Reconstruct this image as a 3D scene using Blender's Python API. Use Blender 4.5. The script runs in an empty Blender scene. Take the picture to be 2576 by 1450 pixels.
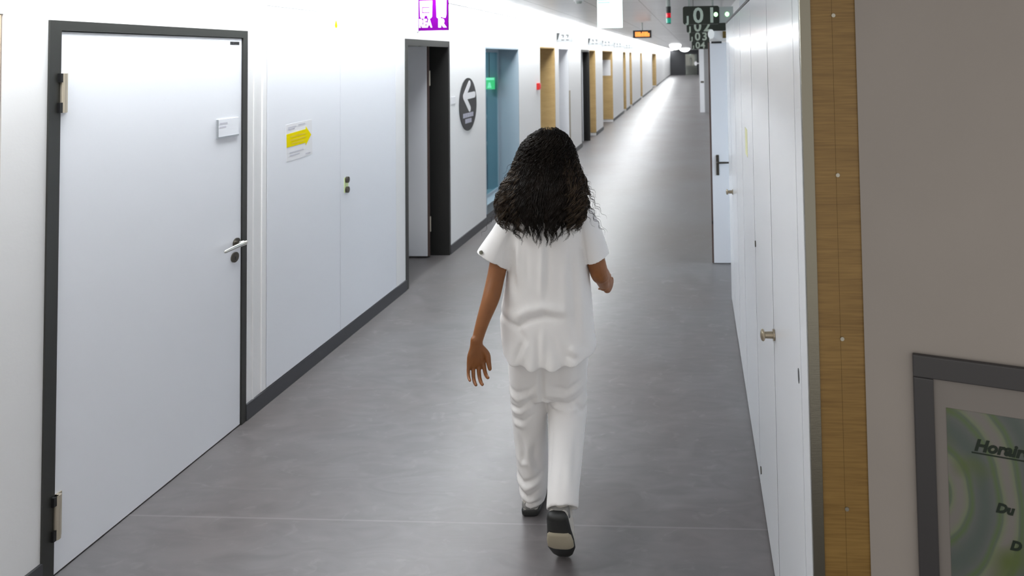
import bpy, bmesh, math, random
import numpy as np
from mathutils import Vector, Matrix

S = bpy.context.scene
COL = S.collection
PI = math.pi

# ------------------------------------------------------------------ camera
H = 1.95                                   # eye height
cam_d = bpy.data.cameras.new('camera')
cam = bpy.data.objects.new('camera', cam_d)
COL.objects.link(cam)
cam_d.sensor_fit = 'HORIZONTAL'
cam_d.sensor_width = 36.0
cam_d.lens = 1600.0 / 2576.0 * 36.0
cam_d.shift_x = -(1657.0 - 1288.0) / 2576.0
cam_d.shift_y = -(725.0 - 86.44) / 2576.0
cam_d.clip_start = 0.02
cam_d.clip_end = 200
cam_d.dof.use_dof = True
cam_d.dof.focus_distance = 2.2
cam_d.dof.aperture_fstop = 4.0
_ay = Vector((89.0 / 1600, (141 - 86.44) / 1600, 1.0)).normalized()          # corridor axis seen by the camera
_az = -Vector((-817.0 / 1600, (-45500 - 86.44) / 1600, 1.0)).normalized()
if _az.y > 0:
    _az = -_az
_az = (_az - _ay * _az.dot(_ay)).normalized()
_ax = _ay.cross(_az)
_R = Matrix((_ax, _ay, _az))                # world = R * (right, down, forward)
_r, _u, _b = _R @ Vector((1, 0, 0)), _R @ Vector((0, -1, 0)), _R @ Vector((0, 0, -1))
cam.matrix_world = Matrix(((_r.x, _u.x, _b.x, 0), (_r.y, _u.y, _b.y, 0), (_r.z, _u.z, _b.z, H), (0, 0, 0, 1)))
S.camera = cam

# ------------------------------------------------------------------ light and exposure
S.view_settings.view_transform = 'Standard'
S.view_settings.look = 'None'
S.view_settings.gamma = 1.0
S.view_settings.use_curve_mapping = False
S.view_settings.exposure = 0.0
LIGHT_LINE = 18.0
W = bpy.data.worlds.new('world')
S.world = W
W.use_nodes = True
W.node_tree.nodes['Background'].inputs[0].default_value = (0.93, 0.90, 0.86, 1)
W.node_tree.nodes['Background'].inputs[1].default_value = 0.92
# daylight added for the bluish tone, through an added window beyond the cupboards
day_d = bpy.data.lights.new('daylight', 'AREA')
day_d.shape = 'RECTANGLE'
day_d.size = 0.75
day_d.size_y = 2.0
day_d.energy = 62
day_d.color = (0.72, 0.86, 1.0)
day = bpy.data.objects.new('daylight', day_d)
COL.objects.link(day)
day.location = (1.62, 5.65, 1.15)
day.rotation_euler = (0, math.radians(90), 0)
S.cycles.use_denoising = True
S.cycles.max_bounces = 12
S.cycles.diffuse_bounces = 8
S.cycles.sample_clamp_indirect = 6

# ------------------------------------------------------------------ materials
def lin(c):
    return tuple(((x / 255.0) / 12.92 if x / 255.0 <= 0.04045 else ((x / 255.0 + 0.055) / 1.055) ** 2.4) for x in c)

def mat(name, rgb, rough=0.5, metal=0.0, emit=None, es=0.0, spec=0.5, noise=None, bump=None, coat=0.0):
    """rgb is linear.  noise=(scale xyz, amount) varies the colour, bump=(scale xyz, strength)."""
    m = bpy.data.materials.new(name)
    m.use_nodes = True
    nt = m.node_tree
    b = nt.nodes['Principled BSDF']
    b.inputs['Base Color'].default_value = (*rgb, 1)
    b.inputs['Roughness'].default_value = rough
    b.inputs['Metallic'].default_value = metal
    b.inputs['Specular IOR Level'].default_value = spec
    b.inputs['Coat Weight'].default_value = coat
    if emit:
        b.inputs['Emission Color'].default_value = (*emit, 1)
        b.inputs['Emission Strength'].default_value = es
    tc = None
    if noise or bump:
        tc = nt.nodes.new('ShaderNodeTexCoord')
    if noise:
        mp = nt.nodes.new('ShaderNodeMapping')
        mp.inputs['Scale'].default_value = noise[0]
        nz = nt.nodes.new('ShaderNodeTexNoise')
        nz.inputs['Scale'].default_value = 1.0
        nz.inputs['Detail'].default_value = 6
        rp = nt.nodes.new('ShaderNodeValToRGB')
        a = noise[1]
        rp.color_ramp.elements[0].position = 0.3
        rp.color_ramp.elements[1].position = 0.7
        rp.color_ramp.elements[0].color = (*[max(0, x * (1 - a)) for x in rgb], 1)
        rp.color_ramp.elements[1].color = (*[min(1, x * (1 + a)) for x in rgb], 1)
        nt.links.new(tc.outputs['Object'], mp.inputs['Vector'])
        nt.links.new(mp.outputs['Vector'], nz.inputs['Vector'])
        nt.links.new(nz.outputs['Fac'], rp.inputs['Fac'])
        nt.links.new(rp.outputs['Color'], b.inputs['Base Color'])
    if bump:
        mp = nt.nodes.new('ShaderNodeMapping')
        mp.inputs['Scale'].default_value = bump[0]
        nz = nt.nodes.new('ShaderNodeTexNoise')
        nz.inputs['Scale'].default_value = 1.0
        nz.inputs['Detail'].default_value = 4
        bp = nt.nodes.new('ShaderNodeBump')
        bp.inputs['Strength'].default_value = bump[1]
        bp.inputs['Distance'].default_value = 0.01
        nt.links.new(tc.outputs['Object'], mp.inputs['Vector'])
        nt.links.new(mp.outputs['Vector'], nz.inputs['Vector'])
        nt.links.new(nz.outputs['Fac'], bp.inputs['Height'])
        nt.links.new(bp.outputs['Normal'], b.inputs['Normal'])
    return m

def mat_floor():
    m = bpy.data.materials.new('linoleum floor')
    m.use_nodes = True
    nt = m.node_tree
    L = nt.links.new
    b = nt.nodes['Principled BSDF']
    tc = nt.nodes.new('ShaderNodeTexCoord')
    def noise(scale, detail, dist=0.0):
        mp = nt.nodes.new('ShaderNodeMapping')
        mp.inputs['Scale'].default_value = scale
        n = nt.nodes.new('ShaderNodeTexNoise')
        n.inputs['Scale'].default_value = 1
        n.inputs['Detail'].default_value = detail
        n.inputs['Distortion'].default_value = dist
        L(tc.outputs['Object'], mp.inputs['Vector'])
        L(mp.outputs['Vector'], n.inputs['Vector'])
        return n
    big = noise((0.9, 0.8, 1), 3)
    streak = noise((4.0, 11.0, 1), 7, 1.6)
    wear = noise((9.0, 14.0, 1), 8, 1.2)
    r1 = nt.nodes.new('ShaderNodeValToRGB')
    r1.color_ramp.elements[0].position = 0.35
    r1.color_ramp.elements[1].position = 0.65
    r1.color_ramp.elements[0].color = (0.118, 0.106, 0.105, 1)
    r1.color_ramp.elements[1].color = (0.140, 0.136, 0.142, 1)
    L(big.outputs['Fac'], r1.inputs['Fac'])
    r2 = nt.nodes.new('ShaderNodeValToRGB')
    r2.color_ramp.elements[0].position = 0.3
    r2.color_ramp.elements[1].position = 0.75
    r2.color_ramp.elements[0].color = (0.85, 0.85, 0.84, 1)
    r2.color_ramp.elements[1].color = (1.16, 1.15, 1.15, 1)
    L(streak.outputs['Fac'], r2.inputs['Fac'])
    mx = nt.nodes.new('ShaderNodeMix')
    mx.data_type = 'RGBA'
    mx.blend_type = 'MULTIPLY'
    mx.inputs['Factor'].default_value = 1
    L(r1.outputs['Color'], mx.inputs['A'])
    L(r2.outputs['Color'], mx.inputs['B'])
    r3 = nt.nodes.new('ShaderNodeValToRGB')
    r3.color_ramp.elements[0].position = 0.60
    r3.color_ramp.elements[1].position = 0.78
    r3.color_ramp.elements[0].color = (0, 0, 0, 1)
    r3.color_ramp.elements[1].color = (0.35, 0.35, 0.35, 1)
    L(wear.outputs['Fac'], r3.inputs['Fac'])
    # welded seams across the corridor
    sx = nt.nodes.new('ShaderNodeSeparateXYZ')
    L(tc.outputs['Object'], sx.inputs['Vector'])
    sub = nt.nodes.new('ShaderNodeMath'); sub.operation = 'SUBTRACT'; sub.inputs[1].default_value = 2.70
    L(sx.outputs['Y'], sub.inputs[0])
    ab = nt.nodes.new('ShaderNodeMath'); ab.operation = 'ABSOLUTE'
    L(sub.outputs[0], ab.inputs[0])
    lt = nt.nodes.new('ShaderNodeMath'); lt.operation = 'LESS_THAN'; lt.inputs[1].default_value = 0.004
    L(ab.outputs[0], lt.inputs[0])
    ml = nt.nodes.new('ShaderNodeMath'); ml.operation = 'MULTIPLY'; ml.inputs[1].default_value = 0.35
    L(lt.outputs[0], ml.inputs[0])
    ad = nt.nodes.new('ShaderNodeMath'); ad.operation = 'MAXIMUM'
    L(r3.outputs['Color'], ad.inputs[0])
    L(ml.outputs[0], ad.inputs[1])
    m2 = nt.nodes.new('ShaderNodeMix')
    m2.data_type = 'RGBA'
    L(ad.outputs[0], m2.inputs['Factor'])
    L(mx.outputs['Result'], m2.inputs['A'])
    m2.inputs['B'].default_value = (0.24, 0.23, 0.23, 1)
    L(m2.outputs['Result'], b.inputs['Base Color'])
    rr = nt.nodes.new('ShaderNodeMapRange')
    rr.inputs['To Min'].default_value = 0.30
    rr.inputs['To Max'].default_value = 0.46
    L(streak.outputs['Fac'], rr.inputs['Value'])
    L(rr.outputs['Result'], b.inputs['Roughness'])
    b.inputs['Specular IOR Level'].default_value = 0.6
    return m

def mat_wood(name, c1, c2, axis='X'):
    """fine horizontal oak grain"""
    m = bpy.data.materials.new(name)
    m.use_nodes = True
    nt = m.node_tree
    L = nt.links.new
    b = nt.nodes['Principled BSDF']
    tc = nt.nodes.new('ShaderNodeTexCoord')
    mp = nt.nodes.new('ShaderNodeMapping')
    mp.inputs['Scale'].default_value = (9, 9, 230)
    n = nt.nodes.new('ShaderNodeTexNoise')
    n.inputs['Scale'].default_value = 1
    n.inputs['Detail'].default_value = 8
    n.inputs['Distortion'].default_value = 0.4
    mp2 = nt.nodes.new('ShaderNodeMapping')
    mp2.inputs['Scale'].default_value = (2, 2, 11)
    n2 = nt.nodes.new('ShaderNodeTexNoise')
    n2.inputs['Scale'].default_value = 1
    n2.inputs['Detail'].default_value = 3
    L(tc.outputs['Object'], mp.inputs['Vector']); L(mp.outputs['Vector'], n.inputs['Vector'])
    L(tc.outputs['Object'], mp2.inputs['Vector']); L(mp2.outputs['Vector'], n2.inputs['Vector'])
    mm = nt.nodes.new('ShaderNodeMath'); mm.operation = 'MULTIPLY_ADD'; mm.inputs[1].default_value = 0.6
    L(n.outputs['Fac'], mm.inputs[0])
    m3 = nt.nodes.new('ShaderNodeMath'); m3.operation = 'MULTIPLY'; m3.inputs[1].default_value = 0.45
    L(n2.outputs['Fac'], m3.inputs[0]); L(m3.outputs[0], mm.inputs[2])
    r = nt.nodes.new('ShaderNodeValToRGB')
    r.color_ramp.elements[0].position = 0.36
    r.color_ramp.elements[1].position = 0.66
    r.color_ramp.elements[0].color = (*c1, 1)
    r.color_ramp.elements[1].color = (*c2, 1)
    L(mm.outputs[0], r.inputs['Fac'])
    L(r.outputs['Color'], b.inputs['Base Color'])
    b.inputs['Roughness'].default_value = 0.45
    return m

def mat_ceiling():
    m = bpy.data.materials.new('metal ceiling panels')
    m.use_nodes = True
    nt = m.node_tree
    L = nt.links.new
    b = nt.nodes['Principled BSDF']
    tc = nt.nodes.new('ShaderNodeTexCoord')
    br = nt.nodes.new('ShaderNodeTexBrick')
    br.offset = 0.0
    br.inputs['Scale'].default_value = 1.0
    br.inputs['Mortar Size'].default_value = 0.006
    br.inputs['Brick Width'].default_value = 0.62
    br.inputs['Row Height'].default_value = 1.25
    br.inputs['Color1'].default_value = (0.56, 0.56, 0.57, 1)
    br.inputs['Color2'].default_value = (0.62, 0.62, 0.63, 1)
    br.inputs['Mortar'].default_value = (0.12, 0.12, 0.12, 1)
    L(tc.outputs['Object'], br.inputs['Vector'])
    L(br.outputs['Color'], b.inputs['Base Color'])
    b.inputs['Metallic'].default_value = 0.35
    b.inputs['Roughness'].default_value = 0.32
    return m

def mat_glass(name, tint, alpha):
    m = bpy.data.materials.new(name)
    m.use_nodes = True
    nt = m.node_tree
    nt.nodes.clear()
    o = nt.nodes.new('ShaderNodeOutputMaterial')
    t = nt.nodes.new('ShaderNodeBsdfTransparent'); t.inputs[0].default_value = (*tint, 1)
    g = nt.nodes.new('ShaderNodeBsdfGlossy'); g.inputs['Roughness'].default_value = 0.03
    x = nt.nodes.new('ShaderNodeMixShader'); x.inputs[0].default_value = alpha
    nt.links.new(t.outputs[0], x.inputs[1]); nt.links.new(g.outputs[0], x.inputs[2]); nt.links.new(x.outputs[0], o.inputs[0])
    return m

M = {}
M['wall'] = mat('white wall paint', (0.86, 0.86, 0.86), 0.55, bump=((60, 60, 60), 0.04))
M['wall_grey'] = mat('matt warm grey wall paint', (0.31, 0.28, 0.255), 0.75, noise=((3, 3, 3), 0.03))
M['door_white'] = mat('white laminate', (0.84, 0.86, 0.905), 0.32)
M['cab_white'] = mat('glossy white cupboard laminate', (0.86, 0.89, 0.93), 0.15, spec=0.17)
M['gap'] = mat('shadow gap', (0.30, 0.30, 0.31), 0.7)
M['seam'] = mat('dark cupboard seam', (0.07, 0.07, 0.075), 0.7)
M['frame'] = mat('anthracite door frame', (0.030, 0.031, 0.028), 0.38)
M['frame_dark'] = mat('black painted jamb', (0.012, 0.012, 0.011), 0.5)
M['base'] = mat('dark grey skirting', (0.055, 0.056, 0.062), 0.45)
M['floor'] = mat_floor()
M['ceiling'] = mat_ceiling()
M['wood'] = mat_wood('oak laminate', (0.165, 0.088, 0.017), (0.275, 0.162, 0.042))
M['wood_niche'] = mat_wood('light oak niche lining', (0.38, 0.25, 0.09), (0.50, 0.345, 0.15))
M['wood_pale'] = mat_wood('pale beige oak veneer', (0.55, 0.42, 0.30), (0.62, 0.50, 0.38))
M['steel'] = mat('brushed stainless steel', (0.24, 0.225, 0.18), 0.30, 1.0, bump=((20, 20, 900), 0.08))
M['chrome'] = mat('satin chrome', (0.72, 0.71, 0.66), 0.18, 1.0)
M['dark_metal'] = mat('dark satin metal', (0.10, 0.09, 0.075), 0.4, 0.8)
M['brass'] = mat('aged nickel', (0.40, 0.34, 0.25), 0.35, 0.9)
M['screw'] = mat('satin screw metal', (0.42, 0.40, 0.34), 0.35, 0.9)
M['hinge'] = mat('champagne hinge metal', (0.52, 0.47, 0.38), 0.4, 0.6)
M['light'] = mat('light line diffuser', (0.9, 0.9, 0.9), 0.5, emit=(0.955, 0.985, 1.0), es=LIGHT_LINE)
M['lamp'] = mat('round lamp diffuser', (0.9, 0.9, 0.9), 0.5, emit=(0.97, 1.0, 1.0), es=8)
M['black'] = mat('black plastic', (0.010, 0.010, 0.011), 0.4)
M['sign_black'] = mat('black sign vinyl', (0.016, 0.016, 0.020), 0.5)
M['white'] = mat('white print', (0.80, 0.80, 0.82), 0.5)
M['lilac'] = mat('pale grey print', (0.40, 0.40, 0.48), 0.5)
M['grey_print'] = mat('grey print', (0.30, 0.32, 0.34), 0.5)
M['text_grey'] = mat('faint grey print', (0.58, 0.58, 0.64), 0.6)
M['paper'] = mat('white paper', (0.80, 0.80, 0.82), 0.7)
M['yellow'] = mat('yellow marker', (0.80, 0.66, 0.0), 0.9, spec=0.1)
M['yellow_text'] = mat('ochre print', (0.72, 0.55, 0.01), 0.6)
M['pale_yellow'] = mat('pale yellow note', (0.72, 0.72, 0.42), 0.6)
M['lime'] = mat('lime lock plate', (0.68, 0.80, 0.42), 0.5)
M['purple'] = mat('purple sign face', (0.095, 0.0, 0.14), 0.9, spec=0.05)
M['purple_white'] = mat('white backlit pictogram', (0.72, 0.66, 0.78), 0.5)
M['small_lamp'] = mat('small lamp glass', (0.6, 0.62, 0.63), 0.4, emit=(0.95, 1.0, 1.0), es=0.3)
M['red'] = mat('red plastic', (0.55, 0.012, 0.01), 0.35)
M['sign_green'] = mat('dark green sign face', (0.014, 0.020, 0.013), 0.35)
M['sign_text'] = mat('pale green lettering', (0.50, 0.58, 0.50), 0.5)
M['sign_side'] = mat('grey sign box', (0.35, 0.38, 0.36), 0.4)
M['green_led'] = mat('green indicator', (0.1, 0.6, 0.2), 0.3, emit=(0.45, 1.0, 0.45), es=3.0)
M['red_led'] = mat('red lens', (0.5, 0.0, 0.01), 0.25, emit=(0.9, 0.0, 0.02), es=0.35)
M['teal_led'] = mat('teal lens', (0.02, 0.28, 0.20), 0.25, emit=(0.0, 0.5, 0.35), es=0.25)
M['orange'] = mat('orange display', (0.5, 0.15, 0.02), 0.4, emit=(1.0, 0.32, 0.06), es=1.5)
M['exit'] = mat('glowing exit sign face', (0.8, 1.0, 0.95), 0.4, emit=(0.70, 1.0, 0.93), es=2.6)
M['exit_line'] = mat('mint exit sign edge', (0.4, 0.75, 0.65), 0.4, emit=(0.35, 0.8, 0.68), es=0.8)
M['reflection_green'] = mat('green sign reflection', (0.05, 0.5, 0.15), 0.4, emit=(0.07, 0.62, 0.20), es=1.1)
M['reflection_pale'] = mat('pale green sign reflection strip', (0.3, 0.8, 0.5), 0.4, emit=(0.3, 0.8, 0.45), es=1.2)
M['teal'] = mat('teal room wall', (0.13, 0.30, 0.37), 0.6)
M['reveal'] = mat('grey blue window lining', (0.33, 0.40, 0.46), 0.5)
M['navy'] = mat('navy panel', (0.03, 0.07, 0.13), 0.5)
M['glass'] = mat_glass('window glass', (0.72, 0.86, 0.88), 0.10)
M['clear_glass'] = mat_glass('clear glass', (0.97, 0.98, 0.98), 0.04)
M['end_glass'] = mat_glass('green tinted glass', (0.35, 0.48, 0.32), 0.30)
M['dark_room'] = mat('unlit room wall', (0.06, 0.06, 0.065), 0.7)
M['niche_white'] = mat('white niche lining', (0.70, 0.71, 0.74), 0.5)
M['end_dark'] = mat('dark end wall', (0.018, 0.019, 0.022), 0.5)
M['end_green'] = mat('olive green lobby wall', (0.24, 0.31, 0.16), 0.6)
M['edge_brown'] = mat('brown door edge', (0.10, 0.065, 0.055), 0.5)
M['poster_frame'] = mat('dark grey picture frame', (0.042, 0.040, 0.042), 0.45)
M['poster_mat'] = mat('grey poster margin', (0.20, 0.182, 0.168), 0.6)
M['ink'] = mat('dark green ink', (0.004, 0.013, 0.005), 0.6)
M['skin'] = mat('tan skin', (0.215, 0.074, 0.016), 0.5, noise=((14, 14, 14), 0.10), bump=((120, 120, 120), 0.05))
M['hair'] = mat('dark brown curls', (0.0095, 0.0062, 0.0042), 0.5, spec=0.25, noise=((30, 30, 6), 0.6))
M['hair_lit'] = mat('side curls painted lit through', (0.060, 0.040, 0.024), 0.5, spec=0.3)  # paler brown stands for light coming through the thin side strands
M['cotton'] = mat('white cotton', (0.80, 0.79, 0.785), 0.75, bump=((350, 350, 350), 0.06))
M['cotton2'] = mat('white trouser cotton', (0.77, 0.76, 0.755), 0.75, bump=((350, 350, 350), 0.06))
M['shoe'] = mat('pale grey shoe leather', (0.60, 0.58, 0.54), 0.5)
M['sole'] = mat('black rubber', (0.018, 0.019, 0.019), 0.5)
M['sole_tan'] = mat('tan rubber', (0.40, 0.36, 0.27), 0.6)
M['heel_grey'] = mat('grey heel counter', (0.30, 0.30, 0.29), 0.5)
M['tag_brown'] = mat('ochre brown plastic', (0.13, 0.085, 0.012), 0.6)
M['snap'] = mat('sleeve snap metal', (0.20, 0.20, 0.15), 0.4, 0.6)
M['wedge'] = mat('dark grey pictogram', (0.010, 0.012, 0.012), 0.5)
M['flag'] = mat('pale grey flag panel', (0.21, 0.22, 0.225), 0.5)
M['figure'] = mat('dark figures', (0.022, 0.023, 0.025), 0.5)

def mat_poster():
    m = bpy.data.materials.new('green swirl print')
    m.use_nodes = True
    nt = m.node_tree
    L = nt.links.new
    b = nt.nodes['Principled BSDF']
    tc = nt.nodes.new('ShaderNodeTexCoord')
    mp = nt.nodes.new('ShaderNodeMapping')
    mp.inputs['Location'].default_value = (0.245, 0.0, -0.285)
    mp.inputs['Scale'].default_value = (1.0, 0.0, 0.60)
    wv = nt.nodes.new('ShaderNodeTexWave')
    wv.wave_type = 'RINGS'
    wv.rings_direction = 'Y'
    wv.inputs['Scale'].default_value = 3.2
    wv.inputs['Distortion'].default_value = 2.2
    wv.inputs['Detail'].default_value = 3
    wv.inputs['Detail Scale'].default_value = 1.2
    L(tc.outputs['Object'], mp.inputs['Vector']); L(mp.outputs['Vector'], wv.inputs['Vector'])
    r = nt.nodes.new('ShaderNodeValToRGB')
    els = r.color_ramp.elements
    els[0].position = 0.0;  els[0].color = (0.075, 0.095, 0.085, 1)
    els[1].position = 1.0;  els[1].color = (0.165, 0.155, 0.145, 1)
    for p, c in ((0.3, (0.10, 0.11, 0.105, 1)), (0.55, (0.085, 0.125, 0.055, 1)), (0.72, (0.09, 0.115, 0.085, 1)), (0.82, (0.15, 0.175, 0.11, 1))):
        e = els.new(p); e.color = c
    L(wv.outputs['Fac'], r.inputs['Fac'])
    # warmer yellow green lower on the sheet
    nz = nt.nodes.new('ShaderNodeTexNoise')
    nz.inputs['Scale'].default_value = 6
    L(tc.outputs['Object'], nz.inputs['Vector'])
    rr = nt.nodes.new('ShaderNodeValToRGB')
    rr.color_ramp.elements[0].position = 0.5
    rr.color_ramp.elements[1].position = 0.68
    L(nz.outputs['Fac'], rr.inputs['Fac'])
    mx = nt.nodes.new('ShaderNodeMix'); mx.data_type = 'RGBA'
    L(rr.outputs['Color'], mx.inputs['Factor'])
    L(r.outputs['Color'], mx.inputs['A'])
    mx.inputs['B'].default_value = (0.085, 0.115, 0.03, 1)
    L(mx.outputs['Result'], b.inputs['Base Color'])
    b.inputs['Roughness'].default_value = 0.5
    return m
M['poster'] = mat_poster()

# ------------------------------------------------------------------ mesh helpers
BASE = {}          # object name -> world position its mesh coordinates are relative to

class MB:
    def __init__(self):
        self.v, self.f = [], []
    def add(self, vs, fs):
        n = len(self.v)
        self.v += [tuple(p) for p in vs]
        self.f += [tuple(i + n for i in f) for f in fs]
        return self
    def box(self, x0, x1, y0, y1, z0, z1):
        vs = [(x, y, z) for z in (z0, z1) for y in (y0, y1) for x in (x0, x1)]
        return self.add(vs, [(0, 2, 3, 1), (4, 5, 7, 6), (0, 1, 5, 4), (2, 6, 7, 3), (0, 4, 6, 2), (1, 3, 7, 5)])
    def frame_box(self, o, ux, uy, uz, a, b, c):
        """box spanned from o by a*ux, b*uy, c*uz, each a (from, to) pair"""
        o, ux, uy, uz = Vector(o), Vector(ux), Vector(uy), Vector(uz)
        vs = [o + ux * x + uy * y + uz * z for z in c for y in b for x in a]
        return self.add(vs, [(0, 2, 3, 1), (4, 5, 7, 6), (0, 1, 5, 4), (2, 6, 7, 3), (0, 4, 6, 2), (1, 3, 7, 5)])
    def prism(self, pts, o, ux, uy, un, t):
        """polygon (2-D points) on plane o,ux,uy pushed out by t along un"""
        o, ux, uy, un = Vector(o), Vector(ux), Vector(uy), Vector(un)
        n = len(pts)
        vs = [o + ux * p[0] + uy * p[1] for p in pts] + [o + ux * p[0] + uy * p[1] + un * t for p in pts]
        fs = [tuple(range(n))[::-1], tuple(range(n, 2 * n))] + [(i, (i + 1) % n, n + (i + 1) % n, n + i) for i in range(n)]
        return self.add(vs, fs)
    def disc(self, o, ux, uy, un, ra, rb, t, n=40):
        return self.prism([(ra * math.cos(2 * PI * i / n), rb * math.sin(2 * PI * i / n)) for i in range(n)], o, ux, uy, un, t)
    def tube(self, pts, rads, n=12, ref=(1, 0, 0), cap=True):
        """tapered tube; each radius is a number or (along ref, across)"""
        pts = [Vector(p) for p in pts]
        ref = Vector(ref)
        rings = []
        m = len(pts)
        for i, p in enumerate(pts):
            t = (pts[min(i + 1, m - 1)] - pts[max(i - 1, 0)]).normalized()
            a = ref - t * ref.dot(t)
            if a.length < 1e-4:
                a = Vector((0, 1, 0)) - t * t.y
            a.normalize()
            b = t.cross(a)
            r = rads[i]
            ra, rb = (r, r) if not isinstance(r, tuple) else r
            rings.append([p + a * (ra * math.cos(2 * PI * k / n)) + b * (rb * math.sin(2 * PI * k / n)) for k in range(n)])
        return self.loft(rings, cap)
    def loft(self, rings, cap=True):
        n = len(rings[0])
        vs = [p for r in rings for p in r]
        fs = []
        for i in range(len(rings) - 1):
            for k in range(n):
                fs.append((i * n + k, i * n + (k + 1) % n, (i + 1) * n + (k + 1) % n, (i + 1) * n + k))
        if cap:
            fs.append(tuple(range(n))[::-1])
            fs.append(tuple((len(rings) - 1) * n + k for k in range(n)))
        return self.add(vs, fs)
    def limb(self, pts, rads, n=16, ref=(1, 0, 0), steps=6):
        """smooth (Catmull-Rom) tapered limb with rounded ends"""
        P = [Vector(p) for p in pts]
        Rr = [(r, r) if not isinstance(r, tuple) else r for r in rads]
        def cr(a, b, c, d, t):
            return 0.5 * ((2 * b) + (c - a) * t + (2 * a - 5 * b + 4 * c - d) * t * t + (3 * b - a - 3 * c + d) * t ** 3)
        op, orr = [], []
        m = len(P)
        for i in range(m - 1):
            i0, i3 = max(i - 1, 0), min(i + 2, m - 1)
            for s in range(steps):
                t = s / steps
                op.append(cr(P[i0], P[i], P[i + 1], P[i3], t))
                orr.append((cr(Rr[i0][0], Rr[i][0], Rr[i + 1][0], Rr[i3][0], t), cr(Rr[i0][1], Rr[i][1], Rr[i + 1][1], Rr[i3][1], t)))
        op.append(P[-1]); orr.append(Rr[-1])
        d0 = (op[0] - op[1]).normalized(); d1 = (op[-1] - op[-2]).normalized()
        pre, prer, post, postr = [], [], [], []
        for k in (0.98, 0.8, 0.45):
            q = math.sqrt(max(0, 1 - k * k))
            pre.append(op[0] + d0 * (k * min(orr[0]))); prer.append((orr[0][0] * max(q, .08), orr[0][1] * max(q, .08)))
            post.insert(0, op[-1] + d1 * (k * min(orr[-1]))); postr.insert(0, (orr[-1][0] * max(q, .08), orr[-1][1] * max(q, .08)))
        return self.tube(pre + op + post, prer + orr + postr, n, ref)
    def build(self, name, material, parent=None, base=None, smooth=False, bevel=0.0):
        o0 = Vector(BASE[parent.name]) if parent is not None else Vector(base if base is not None else (0, 0, 0))
        me = bpy.data.meshes.new(name)
        me.from_pydata([(p[0] - o0.x, p[1] - o0.y, p[2] - o0.z) for p in self.v], [], self.f)
        bm = bmesh.new(); bm.from_mesh(me)
        bmesh.ops.recalc_face_normals(bm, faces=bm.faces)
        bm.to_mesh(me); bm.free()
        me.materials.append(M[material])
        if smooth:
            for p in me.polygons:
                p.use_smooth = True
        o = bpy.data.objects.new(name, me)
        COL.objects.link(o)
        if parent is not None:
            o.parent = parent
        else:
            o.location = o0
        BASE[o.name] = tuple(o0)
        if bevel:
            bv = o.modifiers.new('edge', 'BEVEL'); bv.width = bevel; bv.segments = 2; bv.limit_method = 'ANGLE'
        return o

def tag(o, label, cat, group=None, kind=None):
    o['label'] = label
    o['category'] = cat
    if group:
        o['group'] = group
    if kind:
        o['kind'] = kind
    return o

def empty(name, loc, label, cat, group=None, kind=None):
    o = bpy.data.objects.new(name, None)
    COL.objects.link(o)
    o.empty_display_size = 0.1
    o.location = loc
    BASE[o.name] = tuple(loc)
    return tag(o, label, cat, group, kind)

def text(name, s, size, o, ux, uy, material, parent, t=0.001, align='LEFT', shear=0.0, bold=0.0, squeeze=1.0):
    """lettering as a thin mesh on plane o, ux, uy"""
    cu = bpy.data.curves.new('txt', 'FONT')
    cu.body = s
    cu.size = size
    cu.align_x = align
    cu.shear = shear
    cu.offset = bold
    cu.extrude = t
    cu.resolution_u = 3
    ob = bpy.data.objects.new('txt', cu)
    COL.objects.link(ob)
    bpy.context.view_layer.update()
    me = bpy.data.meshes.new_from_object(ob.evaluated_get(bpy.context.evaluated_depsgraph_get()))
    bpy.data.objects.remove(ob)
    bpy.data.curves.remove(cu)
    ux, uy, o = Vector(ux), Vector(uy), Vector(o)
    un = ux.cross(uy)
    vs = [o + ux * (v.co.x * squeeze) + uy * v.co.y + un * v.co.z for v in me.vertices]
    mb = MB().add(vs, [tuple(p.vertices) for p in me.polygons])
    bpy.data.meshes.remove(me)
    return mb.build(name, material, parent)

EX, EY, EZ = Vector((1, 0, 0)), Vector((0, 1, 0)), Vector((0, 0, 1))
XL = -2.489        # face of the long wall with the doors
XR = 0.262         # face of the cupboards opposite
XF = 0.50          # corridor wall beyond the cupboards
YE = 66.0          # end of the corridor
ZC = 2.60          # ceiling
TH = 0.45          # wall thickness

# ------------------------------------------------------------------ the setting
tag(MB().box(-3.2, 2.6, -0.6, YE + 4, -0.1, 0).build('floor', 'floor'), 'grey violet linoleum floor with soft sheen and streaky wear', 'floor', kind='structure')
tag(MB().box(XL + 0.34, 2.6, 0.3, YE, ZC, ZC + 0.1).build('ceiling', 'ceiling'), 'grey metal panel ceiling along the corridor', 'ceiling', kind='structure')

# openings in the long wall: (from, to, bottom, top)
OPEN = [(1.15, 2.16, 0, 2.147), (2.321, 3.412, 0, 2.134), (5.355, 6.345, 0, 2.145), (7.466, 8.911, 0.10, 2.104),
        (10.17, 11.26, 0, 2.146), (11.60, 12.50, 0, 2.146), (13.90, 14.98, 0, 2.14), (15.02, 15.93, 0, 2.14), (17.19, 19.30, 0, 2.146),
        (22.2, 23.05, 0, 2.146), (24.4, 25.25, 0, 2.146), (29.3, 30.3, 0, 2.146), (37.6, 41.5, 0, 2.146)]
w = MB()
y = 0.3
for a, b_, z0, z1 in OPEN:
    w.box(XL - TH, XL, y, a, 0, ZC)
    w.box(XL - TH, XL, a, b_, z1, ZC)
    if z0 > 0:
        w.box(XL - TH, XL, a, b_, 0, z0)
    y = b_
w.box(XL - TH, XL, y, YE, 0, ZC)
tag(w.build('wall_left', 'wall'), 'long white corridor wall pierced by doors and wood lined niches', 'wall', kind='structure')
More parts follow.
